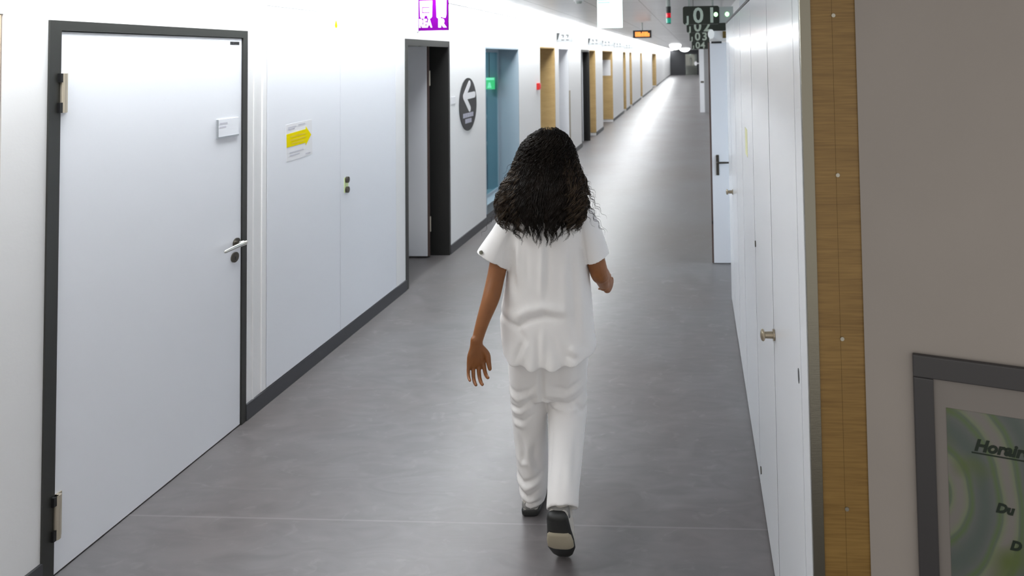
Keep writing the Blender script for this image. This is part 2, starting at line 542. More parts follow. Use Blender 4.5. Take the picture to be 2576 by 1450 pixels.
tag(MB().box(XL - TH - 0.1, XL - TH, 9.3, YE, 0, ZC).build('wall_back', 'niche_white'), 'white wall at the back of the door niches', 'wall', kind='structure')
# rooms behind the openings
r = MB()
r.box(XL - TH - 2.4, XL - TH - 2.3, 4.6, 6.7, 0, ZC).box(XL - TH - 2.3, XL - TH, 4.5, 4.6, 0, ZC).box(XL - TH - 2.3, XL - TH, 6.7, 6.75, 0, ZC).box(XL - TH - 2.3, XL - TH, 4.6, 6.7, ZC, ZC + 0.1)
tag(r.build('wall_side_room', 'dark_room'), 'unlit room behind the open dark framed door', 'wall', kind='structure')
r = MB()
r.box(XL - TH - 2.4, XL - TH - 2.3, 6.76, 9.3, 0, ZC).box(XL - TH - 2.3, XL - TH, 6.76, 6.8, 0, ZC).box(XL - TH - 2.3, XL - TH, 9.24, 9.29, 0, ZC).box(XL - TH - 2.3, XL - TH, 6.8, 9.24, ZC, ZC + 0.1)
r.box(XL - TH - 2.3, XL - TH, 6.8, 9.24, -0.02, 0.01)
tag(r.build('wall_office', 'teal'), 'teal room seen through the tall window', 'wall', kind='structure')

bs = MB()
segs = [(0.3, 1.15), (2.16, 2.321), (3.412, 5.355), (6.345, 10.17), (11.26, 11.60), (12.50, 13.90), (15.93, 17.19), (19.30, 22.2), (23.05, 24.4), (25.25, 29.3), (30.3, 37.6), (41.5, YE)]
for a, b_ in segs:
    bs.box(XL, XL + 0.012, a, b_, 0, 0.088)
for a, b_, z0, z1 in OPEN[4:]:
    bs.box(XL - TH, XL - TH + 0.012, a, b_ - 0.03, 0, 0.088)
tag(bs.build('baseboard_left', 'base'), 'dark grey skirting along the foot of the white wall', 'baseboard', kind='structure')
tag(MB().box(XL, XL + 0.025, 0.3, YE, 2.535, 2.552).build('trim_1', 'wall'), 'narrow white ledge running under the ceiling light line', 'trim', kind='structure')

# corridor wall beyond the cupboards, recess wall, end wall
tag(MB().box(XF, XF + 0.2, 7.0, YE, 0, ZC).box(XF, 1.5, 6.9, 7.0, 0, ZC).build('wall_right', 'wall'), 'white corridor wall beyond the cupboards', 'wall', kind='structure')
tag(MB().box(1.4, 1.5, 5.2, 5.32, 0, ZC).box(1.4, 1.5, 5.98, 6.9, 0, ZC).box(1.4, 1.5, 5.32, 5.98, 2.15, ZC).box(1.4, 1.5, 5.32, 5.98, 0, 0.10).box(0.88, 1.5, 5.2, 5.3, 0, ZC).box(0.88, 0.98, 1.72, 5.2, 0, ZC).build('wall_recess', 'wall'), 'white wall behind the cupboard run and its recess', 'wall', kind='structure')
e = MB()
e.box(XL, -2.3, YE, YE + 0.2, 0, ZC).box(0.4, XF + 0.3, YE, YE + 0.2, 0, ZC).box(-2.3, 0.4, YE, YE + 0.2, 2.30, ZC)
tag(e.build('wall_end', 'end_dark'), 'dark wall closing the far end of the corridor', 'wall', kind='structure')
tag(MB().box(-3.0, 1.2, YE + 3, YE + 3.1, 0, ZC).box(-3.0, -2.95, YE + 0.2, YE + 3, 0, ZC).box(1.15, 1.2, YE + 0.2, YE + 3, 0, ZC).box(-3, 1.2, YE + 0.2, YE + 3.1, ZC, ZC + .1).build('wall_lobby', 'end_green'), 'olive green lobby wall behind the end doors', 'wall', kind='structure')

wr = empty('added_window', (1.45, 5.65, 0.10), 'added narrow window letting in bluish light, unseen beyond the cupboards', 'window', kind='structure')  # unseen window, added to let the bluish light in
MB().box(1.42, 1.48, 5.32, 5.36, 0.10, 2.15).box(1.42, 1.48, 5.94, 5.98, 0.10, 2.15).box(1.42, 1.48, 5.36, 5.94, 2.10, 2.15).box(1.42, 1.48, 5.36, 5.94, 0.10, 0.15).build('window_frame', 'reveal', wr)
MB().box(1.448, 1.452, 5.36, 5.94, 0.15, 2.10).build('window_glass', 'clear_glass', wr)

# end doors
d = empty('door_5', (-0.95, YE, 0), 'dark glazed double door at the far corridor end', 'door', kind='structure')
f = MB()
f.box(-2.3, -2.2, YE - 0.03, YE + 0.1, 0, 2.30).box(0.28, 0.4, YE - 0.03, YE + 0.1, 0, 2.30).box(-2.2, 0.28, YE - 0.03, YE + 0.1, 2.15, 2.30).box(-1.05, -0.90, YE - 0.03, YE + 0.1, 0, 2.15)
f.build('door_frame', 'end_dark', d)
MB().box(-2.2, -1.05, YE + 0.02, YE + 0.07, 0, 2.15).build('solid_leaf', 'end_dark', d)
MB().box(-0.90, 0.28, YE + 0.03, YE + 0.05, 0.02, 2.15).build('glass_leaf', 'end_glass', d)

# ------------------------------------------------------------------ light line along the wall
t = empty('light_line', (XL + 0.17, 0.5, ZC), 'continuous white light line in the ceiling beside the long wall', 'ceiling light')
li = MB()
ys = list(np.linspace(1.3, 20, 24)) + list(np.linspace(22, YE, 20))
for a, b_ in zip(ys[:-1], ys[1:]):
    li.add([(XL + 0.006, a, ZC - 0.01), (XL + 0.335, a, ZC - 0.01), (XL + 0.335, b_, ZC - 0.01), (XL + 0.006, b_, ZC - 0.01)], [(0, 1, 2, 3)])
li.build('diffuser', 'light', t)
MB().box(XL, XL + 0.34, 0.3, YE, ZC, ZC + 0.1).build('housing', 'wall', t)

for i, (x, yy, rr, lb) in enumerate(((-1.02, 35, 0.26, 'round white ceiling lamp shining far down the corridor'), (-0.75, 52, 0.34, 'round white ceiling lamp just before the dark end doors'))):
    q = empty('ceiling_lamp', (x, yy, ZC), lb, 'ceiling light', 'round lamps far down the corridor')
    MB().loft([[Vector((x + rr * 1.25 * math.cos(a) * math.cos(2 * PI * k / 28), yy + rr * 1.25 * math.cos(a) * math.sin(2 * PI * k / 28), ZC - 0.03 - 0.26 * math.sin(a))) for k in range(28)] for a in (0, 0.35, 0.7, 1.05, 1.4, 1.55)]).build('diffuser', 'lamp', q, smooth=True)
    MB().disc((x, yy, ZC - 0.03), EX, EY, EZ, rr * 1.3, rr * 1.3, 0.03, 28).build('rim', 'white', q)

q = empty('smoke_detector', (-1.27, 7.0, ZC), 'small round pale smoke detector on the metal ceiling', 'smoke detector')
MB().disc((-1.27, 7.0, ZC - 0.02), EX, EY, EZ, 0.055, 0.055, 0.02, 24).build('base', 'white', q)
MB().tube([(-1.27, 7.0, ZC - 0.02), (-1.27, 7.0, ZC - 0.045)], [0.042, 0.03], 20).build('sensor_head', 'sign_side', q)

# ------------------------------------------------------------------ doors in the long wall
def edge_door():
    d = empty('door_4', (XL, 1.65, 0), 'pale wood door at the photo edge beside the dark framed door', 'door', kind='structure')
    MB().box(XL - 0.05, XL - 0.002, 1.19, 2.155, 0.004, 2.143).build('door_leaf', 'wood_pale', d)
    MB().box(XL - 0.06, XL + 0.002, 1.15, 1.19, 0, 2.147).build('door_frame', 'wood_pale', d)
edge_door()

d1 = empty('door_1', (XL, 2.87, 0), 'large closed white door in a dark anthracite frame', 'door', kind='structure')
f = MB()
f.box(XL - 0.12, XL + 0.008, 2.321, 2.366, 0, 2.134).box(XL - 0.12, XL + 0.008, 3.377, 3.412, 0, 2.134).box(XL - 0.12, XL + 0.008, 2.366, 3.377, 2.094, 2.134)
f.build('door_frame', 'frame', d1)
MB().box(XL - 0.05, XL + 0.001, 2.369, 3.374, 0.006, 2.091).build('door_leaf', 'door_white', d1, bevel=0.002)
MB().box(XL - 0.06, XL - 0.051, 2.366, 3.377, 0.0, 2.094).build('door_stop', 'frame_dark', d1)
for z0, z1 in ((1.772, 1.926), (0.142, 0.307)):
    h = MB().box(XL + 0.001, XL + 0.006, 2.372, 2.396, z0, z1).build('hinge', 'hinge', d1)
    MB().tube([(XL + 0.014, 2.372, z0), (XL + 0.014, 2.372, z1)], [0.011, 0.011], 14).build('hinge_barrel', 'hinge', h, smooth=False)
    MB().box(XL + 0.004, XL + 0.020, 2.352, 2.372, z0, z0 + 0.04).box(XL + 0.004, XL + 0.020, 2.352, 2.372, z1 - 0.035, z1).build('hinge_bracket', 'black', h)
def lever(parent, y, z, towards=-1, length=0.14, material='chrome'):
    hd = MB()
    x = XL + 0.001
    hd.tube([(x, y, z), (x + 0.05, y, z)], [0.0105, 0.0105], 14, ref=(0, 0, 1))
    hd.limb([(x + 0.05, y - towards * 0.004, z), (x + 0.055, y + towards * 0.03, z + 0.001), (x + 0.052, y + towards * 0.08, z - 0.001), (x + 0.046, y + towards * length, z - 0.006)],
            [(0.012, 0.010), (0.011, 0.0085), (0.011, 0.008), (0.008, 0.006)], 14, ref=(0, 0, 1))
    h = hd.build('lever_handle', material, parent, smooth=True)
    MB().disc((x, y, z), EY, EZ, EX, 0.026, 0.026, 0.006, 28).build('rosette', 'dark_metal', h)
    return h
lever(d1, 3.338, 0.986)
k = MB().disc((XL + 0.001, 3.325, 0.913), EY, EZ, EX, 0.027, 0.027, 0.007, 28).build('lock_escutcheon', 'dark_metal', d1)
MB().box(XL + 0.008, XL + 0.0095, 3.321, 3.329, 0.900, 0.918).build('keyhole', 'black', k)
pl = MB().box(XL + 0.001, XL + 0.007, 3.195, 3.345, 1.570, 1.662).build('name_plate', 'door_white', d1)
MB().box(XL + 0.001, XL + 0.009, 3.188, 3.195, 1.563, 1.662).box(XL + 0.001, XL + 0.009, 3.195, 3.345, 1.563, 1.571).build('plate_holder', 'grey_print', pl)
pt = MB()
for z, a in ((1.640, 0.055), (1.622, 0.045)):
    pt.box(XL + 0.007, XL + 0.0075, 3.206, 3.206 + a, z - 0.005, z + 0.004)
pt.build('plate_print', 'text_grey', pl)
st = MB()
for i in range(6):
    st.box(XL + 0.001, XL + 0.002, 3.286 + i * 0.0115, 3.2955 + i * 0.0115, 2.055, 2.072)
st.build('maker_mark', 'black', d1)

# left utility cupboard
cu = empty('wall_cupboard', (XL, 4.37, 0), 'white flush double door cupboard built into the long wall', 'cupboard')
f = MB()
f.box(XL, XL + 0.008, 3.535, 3.572, 0.092, 2.325).box(XL, XL + 0.008, 5.172, 5.225, 0.092, 2.325).box(XL, XL + 0.008, 3.572, 5.172, 2.29, 2.325)
f.build('cupboard_frame', 'wall', cu, bevel=0.002)
MB().box(XL, XL + 0.002, 3.572, 5.172, 0.092, 2.29).build('shadow_gap', 'gap', cu)
MB().box(XL + 0.002, XL + 0.009, 3.577, 4.337, 0.095, 2.286).build('cupboard_door', 'door_white', cu, bevel=0.001)
cd = MB().box(XL + 0.002, XL + 0.009, 4.342, 5.168, 0.095, 2.286).build('cupboard_door', 'door_white', cu, bevel=0.001)
lp = MB().box(XL + 0.009, XL + 0.012, 4.385, 4.435, 1.030, 1.135).build('lock_plate', 'lime', cd)
for z in (1.118, 1.048):
    MB().disc((XL + 0.012, 4.410, z), EY, EZ, EX, 0.017, 0.022, 0.016, 22).build('lock_knob', 'dark_metal', lp)
tag(MB().box(XL, XL + 0.004, 3.468, 3.480, 0.088, 2.535).build('trim_2', 'wall'), 'thin white joint strip between the dark frame and the wall cupboard', 'trim', kind='structure')

n = empty('paper_notice', (XL + 0.009, 3.87, 1.36), 'white paper notice with yellow arrow taped on the wall cupboard', 'notice')
MB().frame_box((XL + 0.009, 3.748, 1.352), (0, 1, 0.03), (0, -0.03, 1), (1, 0, 0), (0, 0.262), (0, 0.225), (0, 0.0012)).build('sheet', 'paper', n)
MB().prism([(0.003, 0.085), (0.192, 0.085), (0.192, 0.068), (0.252, 0.128), (0.196, 0.190), (0.194, 0.172), (0.003, 0.166)], (XL + 0.0105, 3.748, 1.352), (0, 1, 0.03), (0, -0.03, 1), (1, 0, 0), 0.0006).build('arrow', 'yellow', n)
pt = MB()
for z, a, b_ in ((0.140, 0.04, 0.19), (0.118, 0.04, 0.19), (0.098, 0.05, 0.17)):
    pt.frame_box((XL + 0.0112, 3.748, 1.352), (0, 1, 0.03), (0, -0.03, 1), (1, 0, 0), (a, b_), (z, z + 0.010), (0, 0.0004))
pt.build('arrow_print', 'yellow_text', n)
pt = MB()
for z, a, b_ in ((0.200, 0.02, 0.10), (0.190, 0.02, 0.085), (0.205, 0.12, 0.19), (0.045, 0.03, 0.17), (0.028, 0.03, 0.13), (0.012, 0.19, 0.24)):
    pt.frame_box((XL + 0.0105, 3.748, 1.352), (0, 1, 0.03), (0, -0.03, 1), (1, 0, 0), (a, b_), (z, z + 0.007), (0, 0.0004))
pt.build('notice_print', 'text_grey', n)
tag(MB().prism([(0, -0.026), (0.012, -0.022), (0.016, -0.008), (0.011, 0.008), (0, 0.030), (-0.011, 0.008), (-0.016, -0.008), (-0.012, -0.022)], (XL + 0.009, 4.285, 2.215), EY, EZ, EX, 0.001).build('drop_sticker', 'yellow', base=(XL + 0.009, 4.285, 2.19)),
    'small yellow drop shaped sticker high on the wall cupboard', 'sticker')

# open dark framed door
d2 = empty('door_2', (XL, 5.85, 0), 'white door standing open inwards in a deep dark frame', 'door', kind='structure')
f = MB()
f.box(XL - 0.30, XL + 0.008, 5.355, 5.400, 0, 2.145).box(XL - 0.02, XL + 0.008, 5.400, 6.345, 2.085, 2.145).box(XL - 0.30, XL - 0.02, 5.400, 6.310, 2.105, 2.145)
f.build('door_frame', 'frame', d2)
MB().box(XL - 0.30, XL + 0.008, 6.310, 6.345, 0, 2.105).box(XL - 0.22, XL - 0.185, 6.27, 6.310, 0, 2.105).build('door_jamb', 'frame_dark', d2)
dl = MB().box(-3.60, -2.668, 6.215, 6.255, 0.02, 2.095).build('door_leaf', 'door_white', d2, bevel=0.002)
for z in (1.70, 0.25):
    MB().tube([(-2.660, 6.262, z), (-2.660, 6.262, z + 0.15)], [0.011, 0.011], 12).build('hinge', 'hinge', d2)
MB().box(-2.667, -2.655, 6.22, 6.25, 0.02, 2.095).build('leaf_edge', 'edge_brown', dl)

# purple flag sign
s = empty('flag_sign', (XL, 5.6, 2.225), 'purple flag sign with white pictograms reading REA above the open door', 'sign')
MB().box(XL, -2.205, 5.602, 5.625, 2.222, 2.585).build('sign_panel', 'purple', s)
MB().box(XL, XL + 0.012, 5.595, 5.632, 2.215, 2.585).build('wall_bracket', 'white', s)
p0 = (XL, 5.6015, 2.222)
ic = MB()
ic.prism([(0.030, 0.125), (0.040, 0.110), (0.066, 0.110), (0.072, 0.135), (0.094, 0.135), (0.100, 0.110), (0.126, 0.110), (0.138, 0.125), (0.142, 0.270), (0.026, 0.270)], p0, EX, EZ, -EY, 0.002)
ic.build('bed_pictogram', 'purple_white', s)
MB().box(XL + 0.048, XL + 0.118, 5.5985, 5.5996, 2.222 + 0.158, 2.222 + 0.167).box(XL + 0.048, XL + 0.118, 5.5985, 5.5996, 2.222 + 0.205, 2.222 + 0.214).box(XL + 0.048, XL + 0.056, 5.5985, 5.5996, 2.222 + 0.167, 2.222 + 0.205).build('pictogram_lines', 'purple', s)
MB().prism([(0.182, 0.118), (0.196, 0.108), (0.214, 0.108), (0.222, 0.125), (0.240, 0.115), (0.262, 0.112), (0.270, 0.140), (0.272, 0.30), (0.176, 0.30)], p0, EX, EZ, -EY, 0.002).build('second_pictogram', 'purple_white', s)
text('lettering', 'REA', 0.100, (XL + 0.018, 5.600, 2.222 + 0.032), EX, EZ, 'purple_white', s, bold=0.005, squeeze=0.66)
text('lettering', 'R', 0.100, (XL + 0.196, 5.600, 2.222 + 0.032), EX, EZ, 'purple_white', s, bold=0.007, squeeze=1.05)

# small plate and round arrow sign between door and window
tag(MB().box(XL, XL + 0.006, 6.40, 6.50, 1.50, 1.575).build('door_plate', 'white', base=(XL, 6.45, 1.5), bevel=0.002), 'tiny pale plate on the wall beside the open dark door', 'plate')
s = empty('round_sign', (XL, 6.872, 1.466), 'round black sign with white arrow on the wall beside the window', 'sign')
MB().disc((XL, 6.872, 1.466), EY, EZ, EX, 0.262, 0.288, 0.008, 64).build('sign_disc', 'sign_black', s)
def bar(mb, a, b_, wd, x0, t):
    a, b_ = Vector((a[0], a[1])), Vector((b_[0], b_[1]))
    dd = (b_ - a).normalized(); nn = Vector((-dd.y, dd.x)) * wd / 2
    pts = []
    for c, s0 in ((a, PI), (b_, 0)):
        for k in range(7):
            an = math.atan2(dd.y, dd.x) + s0 - PI / 2 + PI * k / 6
            pts.append((c.x + math.cos(an) * wd / 2, c.y + math.sin(an) * wd / 2))
    mb.prism(pts, (x0, 0, 0), EY, EZ, EX, t)
ar = MB()
bar(ar, (6.745, 1.555), (6.905, 1.690), 0.070, XL + 0.008, 0.0015)
bar(ar, (6.745, 1.555), (6.905, 1.415), 0.070, XL + 0.008, 0.0017)
bar(ar, (6.760, 1.555), (7.060, 1.562), 0.070, XL + 0.008, 0.0019)
ar.build('arrow', 'white', s)
pt = MB()
for z, ws in ((1.325, (0.055, 0.06, 0.07, 0.055, 0.05)), (1.262, (0.06, 0.055, 0.065))):
    y = 6.872 - sum(ws) / 2 - 0.004 * len(ws)
    for q in ws:
        pt.box(XL + 0.008, XL + 0.0095, y, y + q, z, z + 0.048)
        y += q + 0.006
pt.build('lettering', 'lilac', s)

# tall window
wd = empty('window_1', (XL, 8.19, 0.10), 'tall window with grey blue lining in the white wall', 'window', kind='structure')
f = MB()
f.box(XL - TH, XL + 0.002, 8.891, 8.911, 0.10, 2.104).box(XL - TH, XL + 0.002, 7.466, 7.486, 0.10, 2.104).box(XL - TH, XL + 0.002, 7.486, 8.891, 2.084, 2.104)
f.build('window_lining', 'reveal', wd)
MB().box(XL - TH, XL - 0.14, 7.486, 8.891, 0.10, 0.125).build('window_sill', 'reveal', wd)
MB().box(XL - 0.14, XL + 0.012, 7.466, 8.911, 0.088, 0.12).build('sill_nosing', 'base', wd)
f = MB()
f.box(XL - 0.32, XL - 0.28, 7.486, 7.50, 0.125, 2.084).box(XL - 0.32, XL - 0.28, 8.865, 8.891, 0.125, 2.084).box(XL - 0.32, XL - 0.28, 7.50, 8.865, 0.125, 0.16).box(XL - 0.32, XL - 0.28, 7.50, 8.865, 2.05, 2.084)
f.build('window_frame', 'reveal', wd)
MB().box(XL - 0.303, XL - 0.297, 7.50, 8.865, 0.16, 2.05).build('window_glass', 'glass', wd)
e = empty('exit_reflection', (-2.87, 8.78, 2.084), 'green glowing stand-in behind the tall window for a reflected exit sign', 'sign')  # glowing sign body stands in for a green reflection in the glass
MB().box(-2.95, -2.80, 8.78, 8.81, 1.535, 1.70).build('sign_body', 'reflection_green', e)
MB().box(-2.95, -2.80, 8.775, 8.78, 1.665, 1.695).build('reflection_strip', 'reflection_pale', e)
MB().prism([(-0.03, 0), (0.03, 0), (0.012, 0.075), (-0.012, 0.075)], (-2.868, 8.78, 1.555), EX, EZ, -EY, 0.004).build('pictogram', 'reflection_pale', e)
MB().tube([(-2.875, 8.795, 1.70), (-2.875, 8.795, 2.084)], [0.006, 0.006], 8).build('hanger', 'dark_metal', e)
for i, (z, h, lb) in enumerate(((1.42, 0.05, 'upper pale shelf'), (1.10, 0.04, 'middle pale shelf'), (0.72, 0.03, 'low pale shelf'))):
    tag(MB().box(-4.6, -2.96, 9.02, 9.238, z, z + h).build('wall_shelf', 'reveal', base=(-3.8, 9.13, z)), lb + ' in the teal room behind the window', 'shelf', 'shelves behind the window')
tag(MB().box(-4.8, -2.96, 9.18, 9.235, 0.012, 0.42).build('low_panel', 'navy', base=(-3.9, 9.2, 0.01)), 'low navy panel under the shelves behind the window', 'panel')
MB_l = empty('added_lamp', (-4.0, 7.9, ZC), 'flat lamp added to brighten the teal room behind the window', 'ceiling light')  # unseen lamp, added to brighten the room behind the glass
MB().box(-4.3, -3.7, 7.6, 8.2, ZC - 0.04, ZC).build('housing', 'white', MB_l)
M['fill'] = mat('dim lamp', (0.9, 0.9, 0.9), 0.5, emit=(0.85, 0.97, 1.0), es=32.0)
MB().box(-4.27, -3.73, 7.63, 8.17, ZC - 0.045, ZC - 0.04).build('diffuser', 'fill', MB_l)

# fire alarm call point
q = empty('call_point', (XL, 9.985, 1.51), 'small red fire alarm call point beside the first wood niche', 'fire alarm')
MB().box(XL, XL + 0.045, 9.93, 10.04, 1.46, 1.565).build('alarm_box', 'red', q, bevel=0.006)
MB().box(XL + 0.045, XL + 0.048, 9.955, 10.015, 1.485, 1.54).build('press_pane', 'red_led', q)

# niche linings
tn = 3
def lining(a, b_, z1, material, label):
    global tn
    tag(MB().box(XL - TH, XL + 0.004, b_ - 0.022, b_, 0.075, z1).build('trim_%d' % tn, material), label, 'trim', kind='structure')
    tn += 1
    MBt = MB().box(XL - TH, XL - 0.001, a, b_ - 0.022, z1 - 0.02, z1)
    tag(MBt.build('trim_%d' % tn, material), label + ', its top board', 'trim', kind='structure')
    tn += 1
lining(10.17, 11.26, 2.146, 'wood_niche', 'oak lining of the niche beside the red call point')
lining(11.60, 12.50, 2.146, 'niche_white', 'white lining of the niche before the steel corner guard')
lining(15.02, 15.93, 2.14, 'wood_niche', 'oak lining of the niche touching the black door frame')
lining(17.19, 19.30, 2.146, 'wood_niche', 'oak lining of the niche holding a white paper')
lining(22.2, 23.05, 2.146, 'wood_niche', 'oak lining of the first narrow niche past the paper')
lining(24.4, 25.25, 2.146, 'wood_niche', 'oak lining of the second narrow niche past the paper')
lining(29.3, 30.3, 2.146, 'wood_niche', 'oak lining of the third narrow niche past the paper')
lining(37.6, 41.5, 2.146, 'wood_niche', 'oak lining of the wide niche farthest along the wall')
tag(MB().box(XL, XL + 0.012, 12.502, 12.60, 0.088, 1.31).box(XL - 0.055, XL, 12.494, 12.500, 0.088, 1.31).build('corner_guard', 'brass', base=(XL, 12.55, 0.088)), 'olive metal corner guard on the wall edge after the white niche', 'corner guard')
tag(MB().box(-2.80, -2.545, 19.272, 19.276, 1.40, 1.88).build('paper_sheet', 'paper', base=(-2.67, 19.27, 1.40)), 'white paper sheet on the oak lining of a niche', 'paper')

# second open dark door further along
d3 = empty('door_3', (XL, 14.4, 0), 'white door open in a black frame between the corner guard and a wood niche', 'door', kind='structure')
MB().box(XL - 0.30, XL + 0.008, 13.90, 13.95, 0, 2.14).box(XL - 0.30, XL + 0.008, 13.95, 14.94, 2.09, 2.14).build('door_frame', 'frame', d3)
MB().box(XL - 0.30, XL + 0.008, 14.94, 14.985, 0, 2.09).box(XL - 0.06, XL - 0.03, 14.90, 14.94, 0, 2.09).build('door_jamb', 'frame_dark', d3)
MB().box(XL - 0.43, XL - 0.11, 14.70, 14.74, 0.02, 2.08).build('door_leaf', 'door_white', d3)

# flag signs over the niches
FL = [(11.42, 0.30, 'white flag sign with grey figures above the first wood niches'), (14.85, 0.34, 'white flag sign with grey figures above the black framed door'),
      (17.0, 0.36, 'white flag sign with grey figures above the niche with the paper'), (19.6, 0.36, 'white flag sign just past the niche with the paper'), (22.4, 0.34, 'white flag sign with grey figures above the narrow niches')]
for i, (y, wd_, lb) in enumerate(FL):
    s = empty('number_flag', (XL, y, 2.24), lb, 'sign', 'flag signs over the niches')
    MB().box(XL, XL + wd_, y, y + 0.012, 2.24, 2.42).build('sign_panel', 'flag', s)
    MB().prism([(0.0, 0.03), (0.03, 0.06), (0.065, 0.175), (0.0, 0.175)], (XL, y, 2.24), EX, EZ, -EY, 0.001).build('dark_wedge', 'wedge', s)
    dg = MB()
    o0 = (XL + 0.09, y - 0.0005, 2.24)
    for x0 in (0.0, 0.085):                        # blurred figures
        dg.prism([(x0, 0.14), (x0 + 0.05, 0.14), (x0 + 0.05, 0.12), (x0, 0.12)], o0, EX, EZ, -EY, 0.0006)
        dg.prism([(x0 + 0.032, 0.12), (x0 + 0.05, 0.12), (x0 + 0.042, 0.088), (x0 + 0.02, 0.088)], o0, EX, EZ, -EY, 0.0006)
        dg.prism([(x0, 0.05), (x0 + 0.055, 0.05), (x0 + 0.055, 0.035), (x0, 0.035)], o0, EX, EZ, -EY, 0.0006)
    dg.build('lettering', 'figure', s)

# ------------------------------------------------------------------ things hanging from the ceiling
s = empty('exit_light', (-0.80, 6.05, ZC), 'glowing white and mint exit sign hanging from the ceiling', 'sign')
MB().box(-0.915, -0.680, 6.03, 6.08, 2.235, 2.585).build('sign_body', 'exit', s, bevel=0.004)
ln = MB()
for z in (2.545, 2.52, 2.495, 2.47):
    ln.box(-0.91, -0.80, 6.027, 6.03, z, z + 0.012)
ln.build('mint_lines', 'exit_line', s)
MB().box(-0.80, -0.795, 6.027, 6.03, 2.30, 2.585).build('centre_line', 'exit_line', s)
MB().box(-0.83, -0.77, 6.035, 6.075, 2.585, ZC).build('hanger', 'white', s)

s = empty('signal_lamp', (-0.273, 7.0, ZC), 'black signal stack with red and teal lenses hanging from the ceiling', 'signal lamp')
def cyl(z0, z1, rr, nm, mt):
    MB().tube([(-0.273, 7.0, z0), (-0.273, 7.0, z1)], [rr, rr], 20).build(nm, mt, s)
cyl(2.31, 2.318, 0.026, 'end_cap', 'black'); cyl(2.318, 2.372, 0.027, 'teal_lens', 'teal_led'); cyl(2.372, 2.378, 0.026, 'spacer_ring', 'black')
cyl(2.378, 2.428, 0.027, 'red_lens', 'red_led'); cyl(2.428, 2.50, 0.028, 'lamp_body', 'black'); cyl(2.50, ZC, 0.022, 'hanger_tube', 'sign_side')

s = empty('led_display', (-0.975, 12.0, ZC), 'black box display with glowing orange text hanging from the ceiling', 'display')
MB().box(-1.15, -0.80, 12.0, 12.08, 2.31, 2.455).build('display_box', 'black', s, bevel=0.006)
dp = MB()
random.seed(3)
x = -1.105
while x < -0.86:
    wdt = random.choice((0.016, 0.022, 0.028))
    dp.box(x, x + wdt, 11.997, 12.0, 2.335, 2.425 if random.random() < .7 else 2.40)
    x += wdt + 0.005
dp.build('display_text', 'orange', s)
MB().tube([(-0.975, 12.04, 2.455), (-0.975, 12.04, ZC)], [0.012, 0.012], 10).build('hanger', 'sign_side', s)

SG = [(6.0, -0.098, 0.245, 2.248, 2.420, '01', 'nearest dark hanging sign reading J 01, with two green lights'),
      (8.5, -0.092, 0.43, 2.262, 2.44, '02', 'dark hanging sign reading J 02 behind the nearest one'),
      (11.5, -0.075, 0.38, 2.215, 2.39, '03', 'dark hanging sign reading J 03 behind the J 02 sign'),
      (16.0, -0.055, 0.40, 2.12, 2.32, '04', 'lowest looking dark hanging sign reading J 04')]
for y, x0, x1, z0, z1, num, lb in SG:
    s = empty('hanging_sign', (x0, y, ZC), lb, 'sign', 'dark hanging bay signs')
    hgt = z1 - z0
    pn = []
    rr = 0.022
    for cx, cz, a0 in ((x0 + rr, z0 + rr, PI), (x1 - rr, z0 + rr, 1.5 * PI), (x1 - rr, z1 - rr, 0), (x0 + rr, z1 - rr, 0.5 * PI)):
        for k in range(5):
            pn.append((cx + rr * math.cos(a0 + k * PI / 8), cz + rr * math.sin(a0 + k * PI / 8)))
    MB().prism(pn, (0, y, 0), EX, EZ, EY, 0.03).build('sign_panel', 'sign_green', s)
    text('lettering', 'J', hgt * 0.50, (x0 + 0.034, y - 0.0005, z0 + hgt * 0.10), EX, EZ, 'sign_text', s, bold=0.005)
    text('lettering', num[0], hgt * 1.16, (x0 + 0.095, y - 0.0005, z0 + hgt * 0.10), EX, EZ, 'sign_text', s, bold=0.004)
    text('lettering', num[1], hgt * 1.16, (x0 + 0.222, y - 0.0005, z0 + hgt * 0.10), EX, EZ, 'sign_text', s, bold=0.004)
    MB().box(x0 + 0.05, x0 + 0.07, y + 0.005, y + 0.025, z1, ZC).box(x1 - 0.07, x1 - 0.05, y + 0.005, y + 0.025, z1, ZC).build('hanger', 'sign_side', s)
    if num == '01':
        MB().box(x1, x1 + 0.13, y + 0.004, y + 0.03, z0 + 0.012, z1 - 0.01).build('reflection_panel', 'sign_side', s)  # paler box stands for the light reflected on the sign face
        for xx in (0.212, 0.318):
            MB().disc((xx, y + 0.003, 2.338), EX, EZ, -EY, 0.019, 0.021, 0.005, 20).build('green_lamp', 'green_led', s)

# ------------------------------------------------------------------ fire door and its neighbours beyond the cupboards
d6 = empty('door_6', (0.6, 6.06, 0), 'white door leaf with long plate handle standing out beyond the cupboards', 'door', kind='structure')
MB().box(0.150, 1.06, 6.05, 6.095, 0.008, 2.075).build('door_leaf', 'door_white', d6)
MB().box(0.134, 0.150, 6.052, 6.093, 0.008, 2.075).build('leaf_edge', 'edge_brown', d6)
hp = MB().box(0.187, 0.215, 6.042, 6.05, 0.825, 1.015).build('handle_plate', 'dark_metal', d6, bevel=0.003)
MB().tube([(0.201, 6.05, 0.948), (0.201, 6.0, 0.948)], [0.009, 0.009], 10, ref=(0, 0, 1)).limb([(0.199, 6.0, 0.948), (0.26, 5.997, 0.949), (0.330, 6.0, 0.949)], [0.010, 0.009, 0.008], 10, ref=(0, 0, 1)).build('lever_handle', 'dark_metal', hp, smooth=True)
MB().box(0.165, 0.262, 6.03, 6.05, 2.066, 2.084).build('door_closer', 'sole', d6)
MB().box(0.138, 0.150, 6.045, 6.05, 0.37, 0.40).build('floor_bolt', 'black', d6)
tag(MB().box(0.150, 1.39, 6.06, 6.14, 2.085, 2.185).build('trim_30', 'wall'), 'white head piece over the door leaf beyond the cupboards', 'trim', kind='structure')
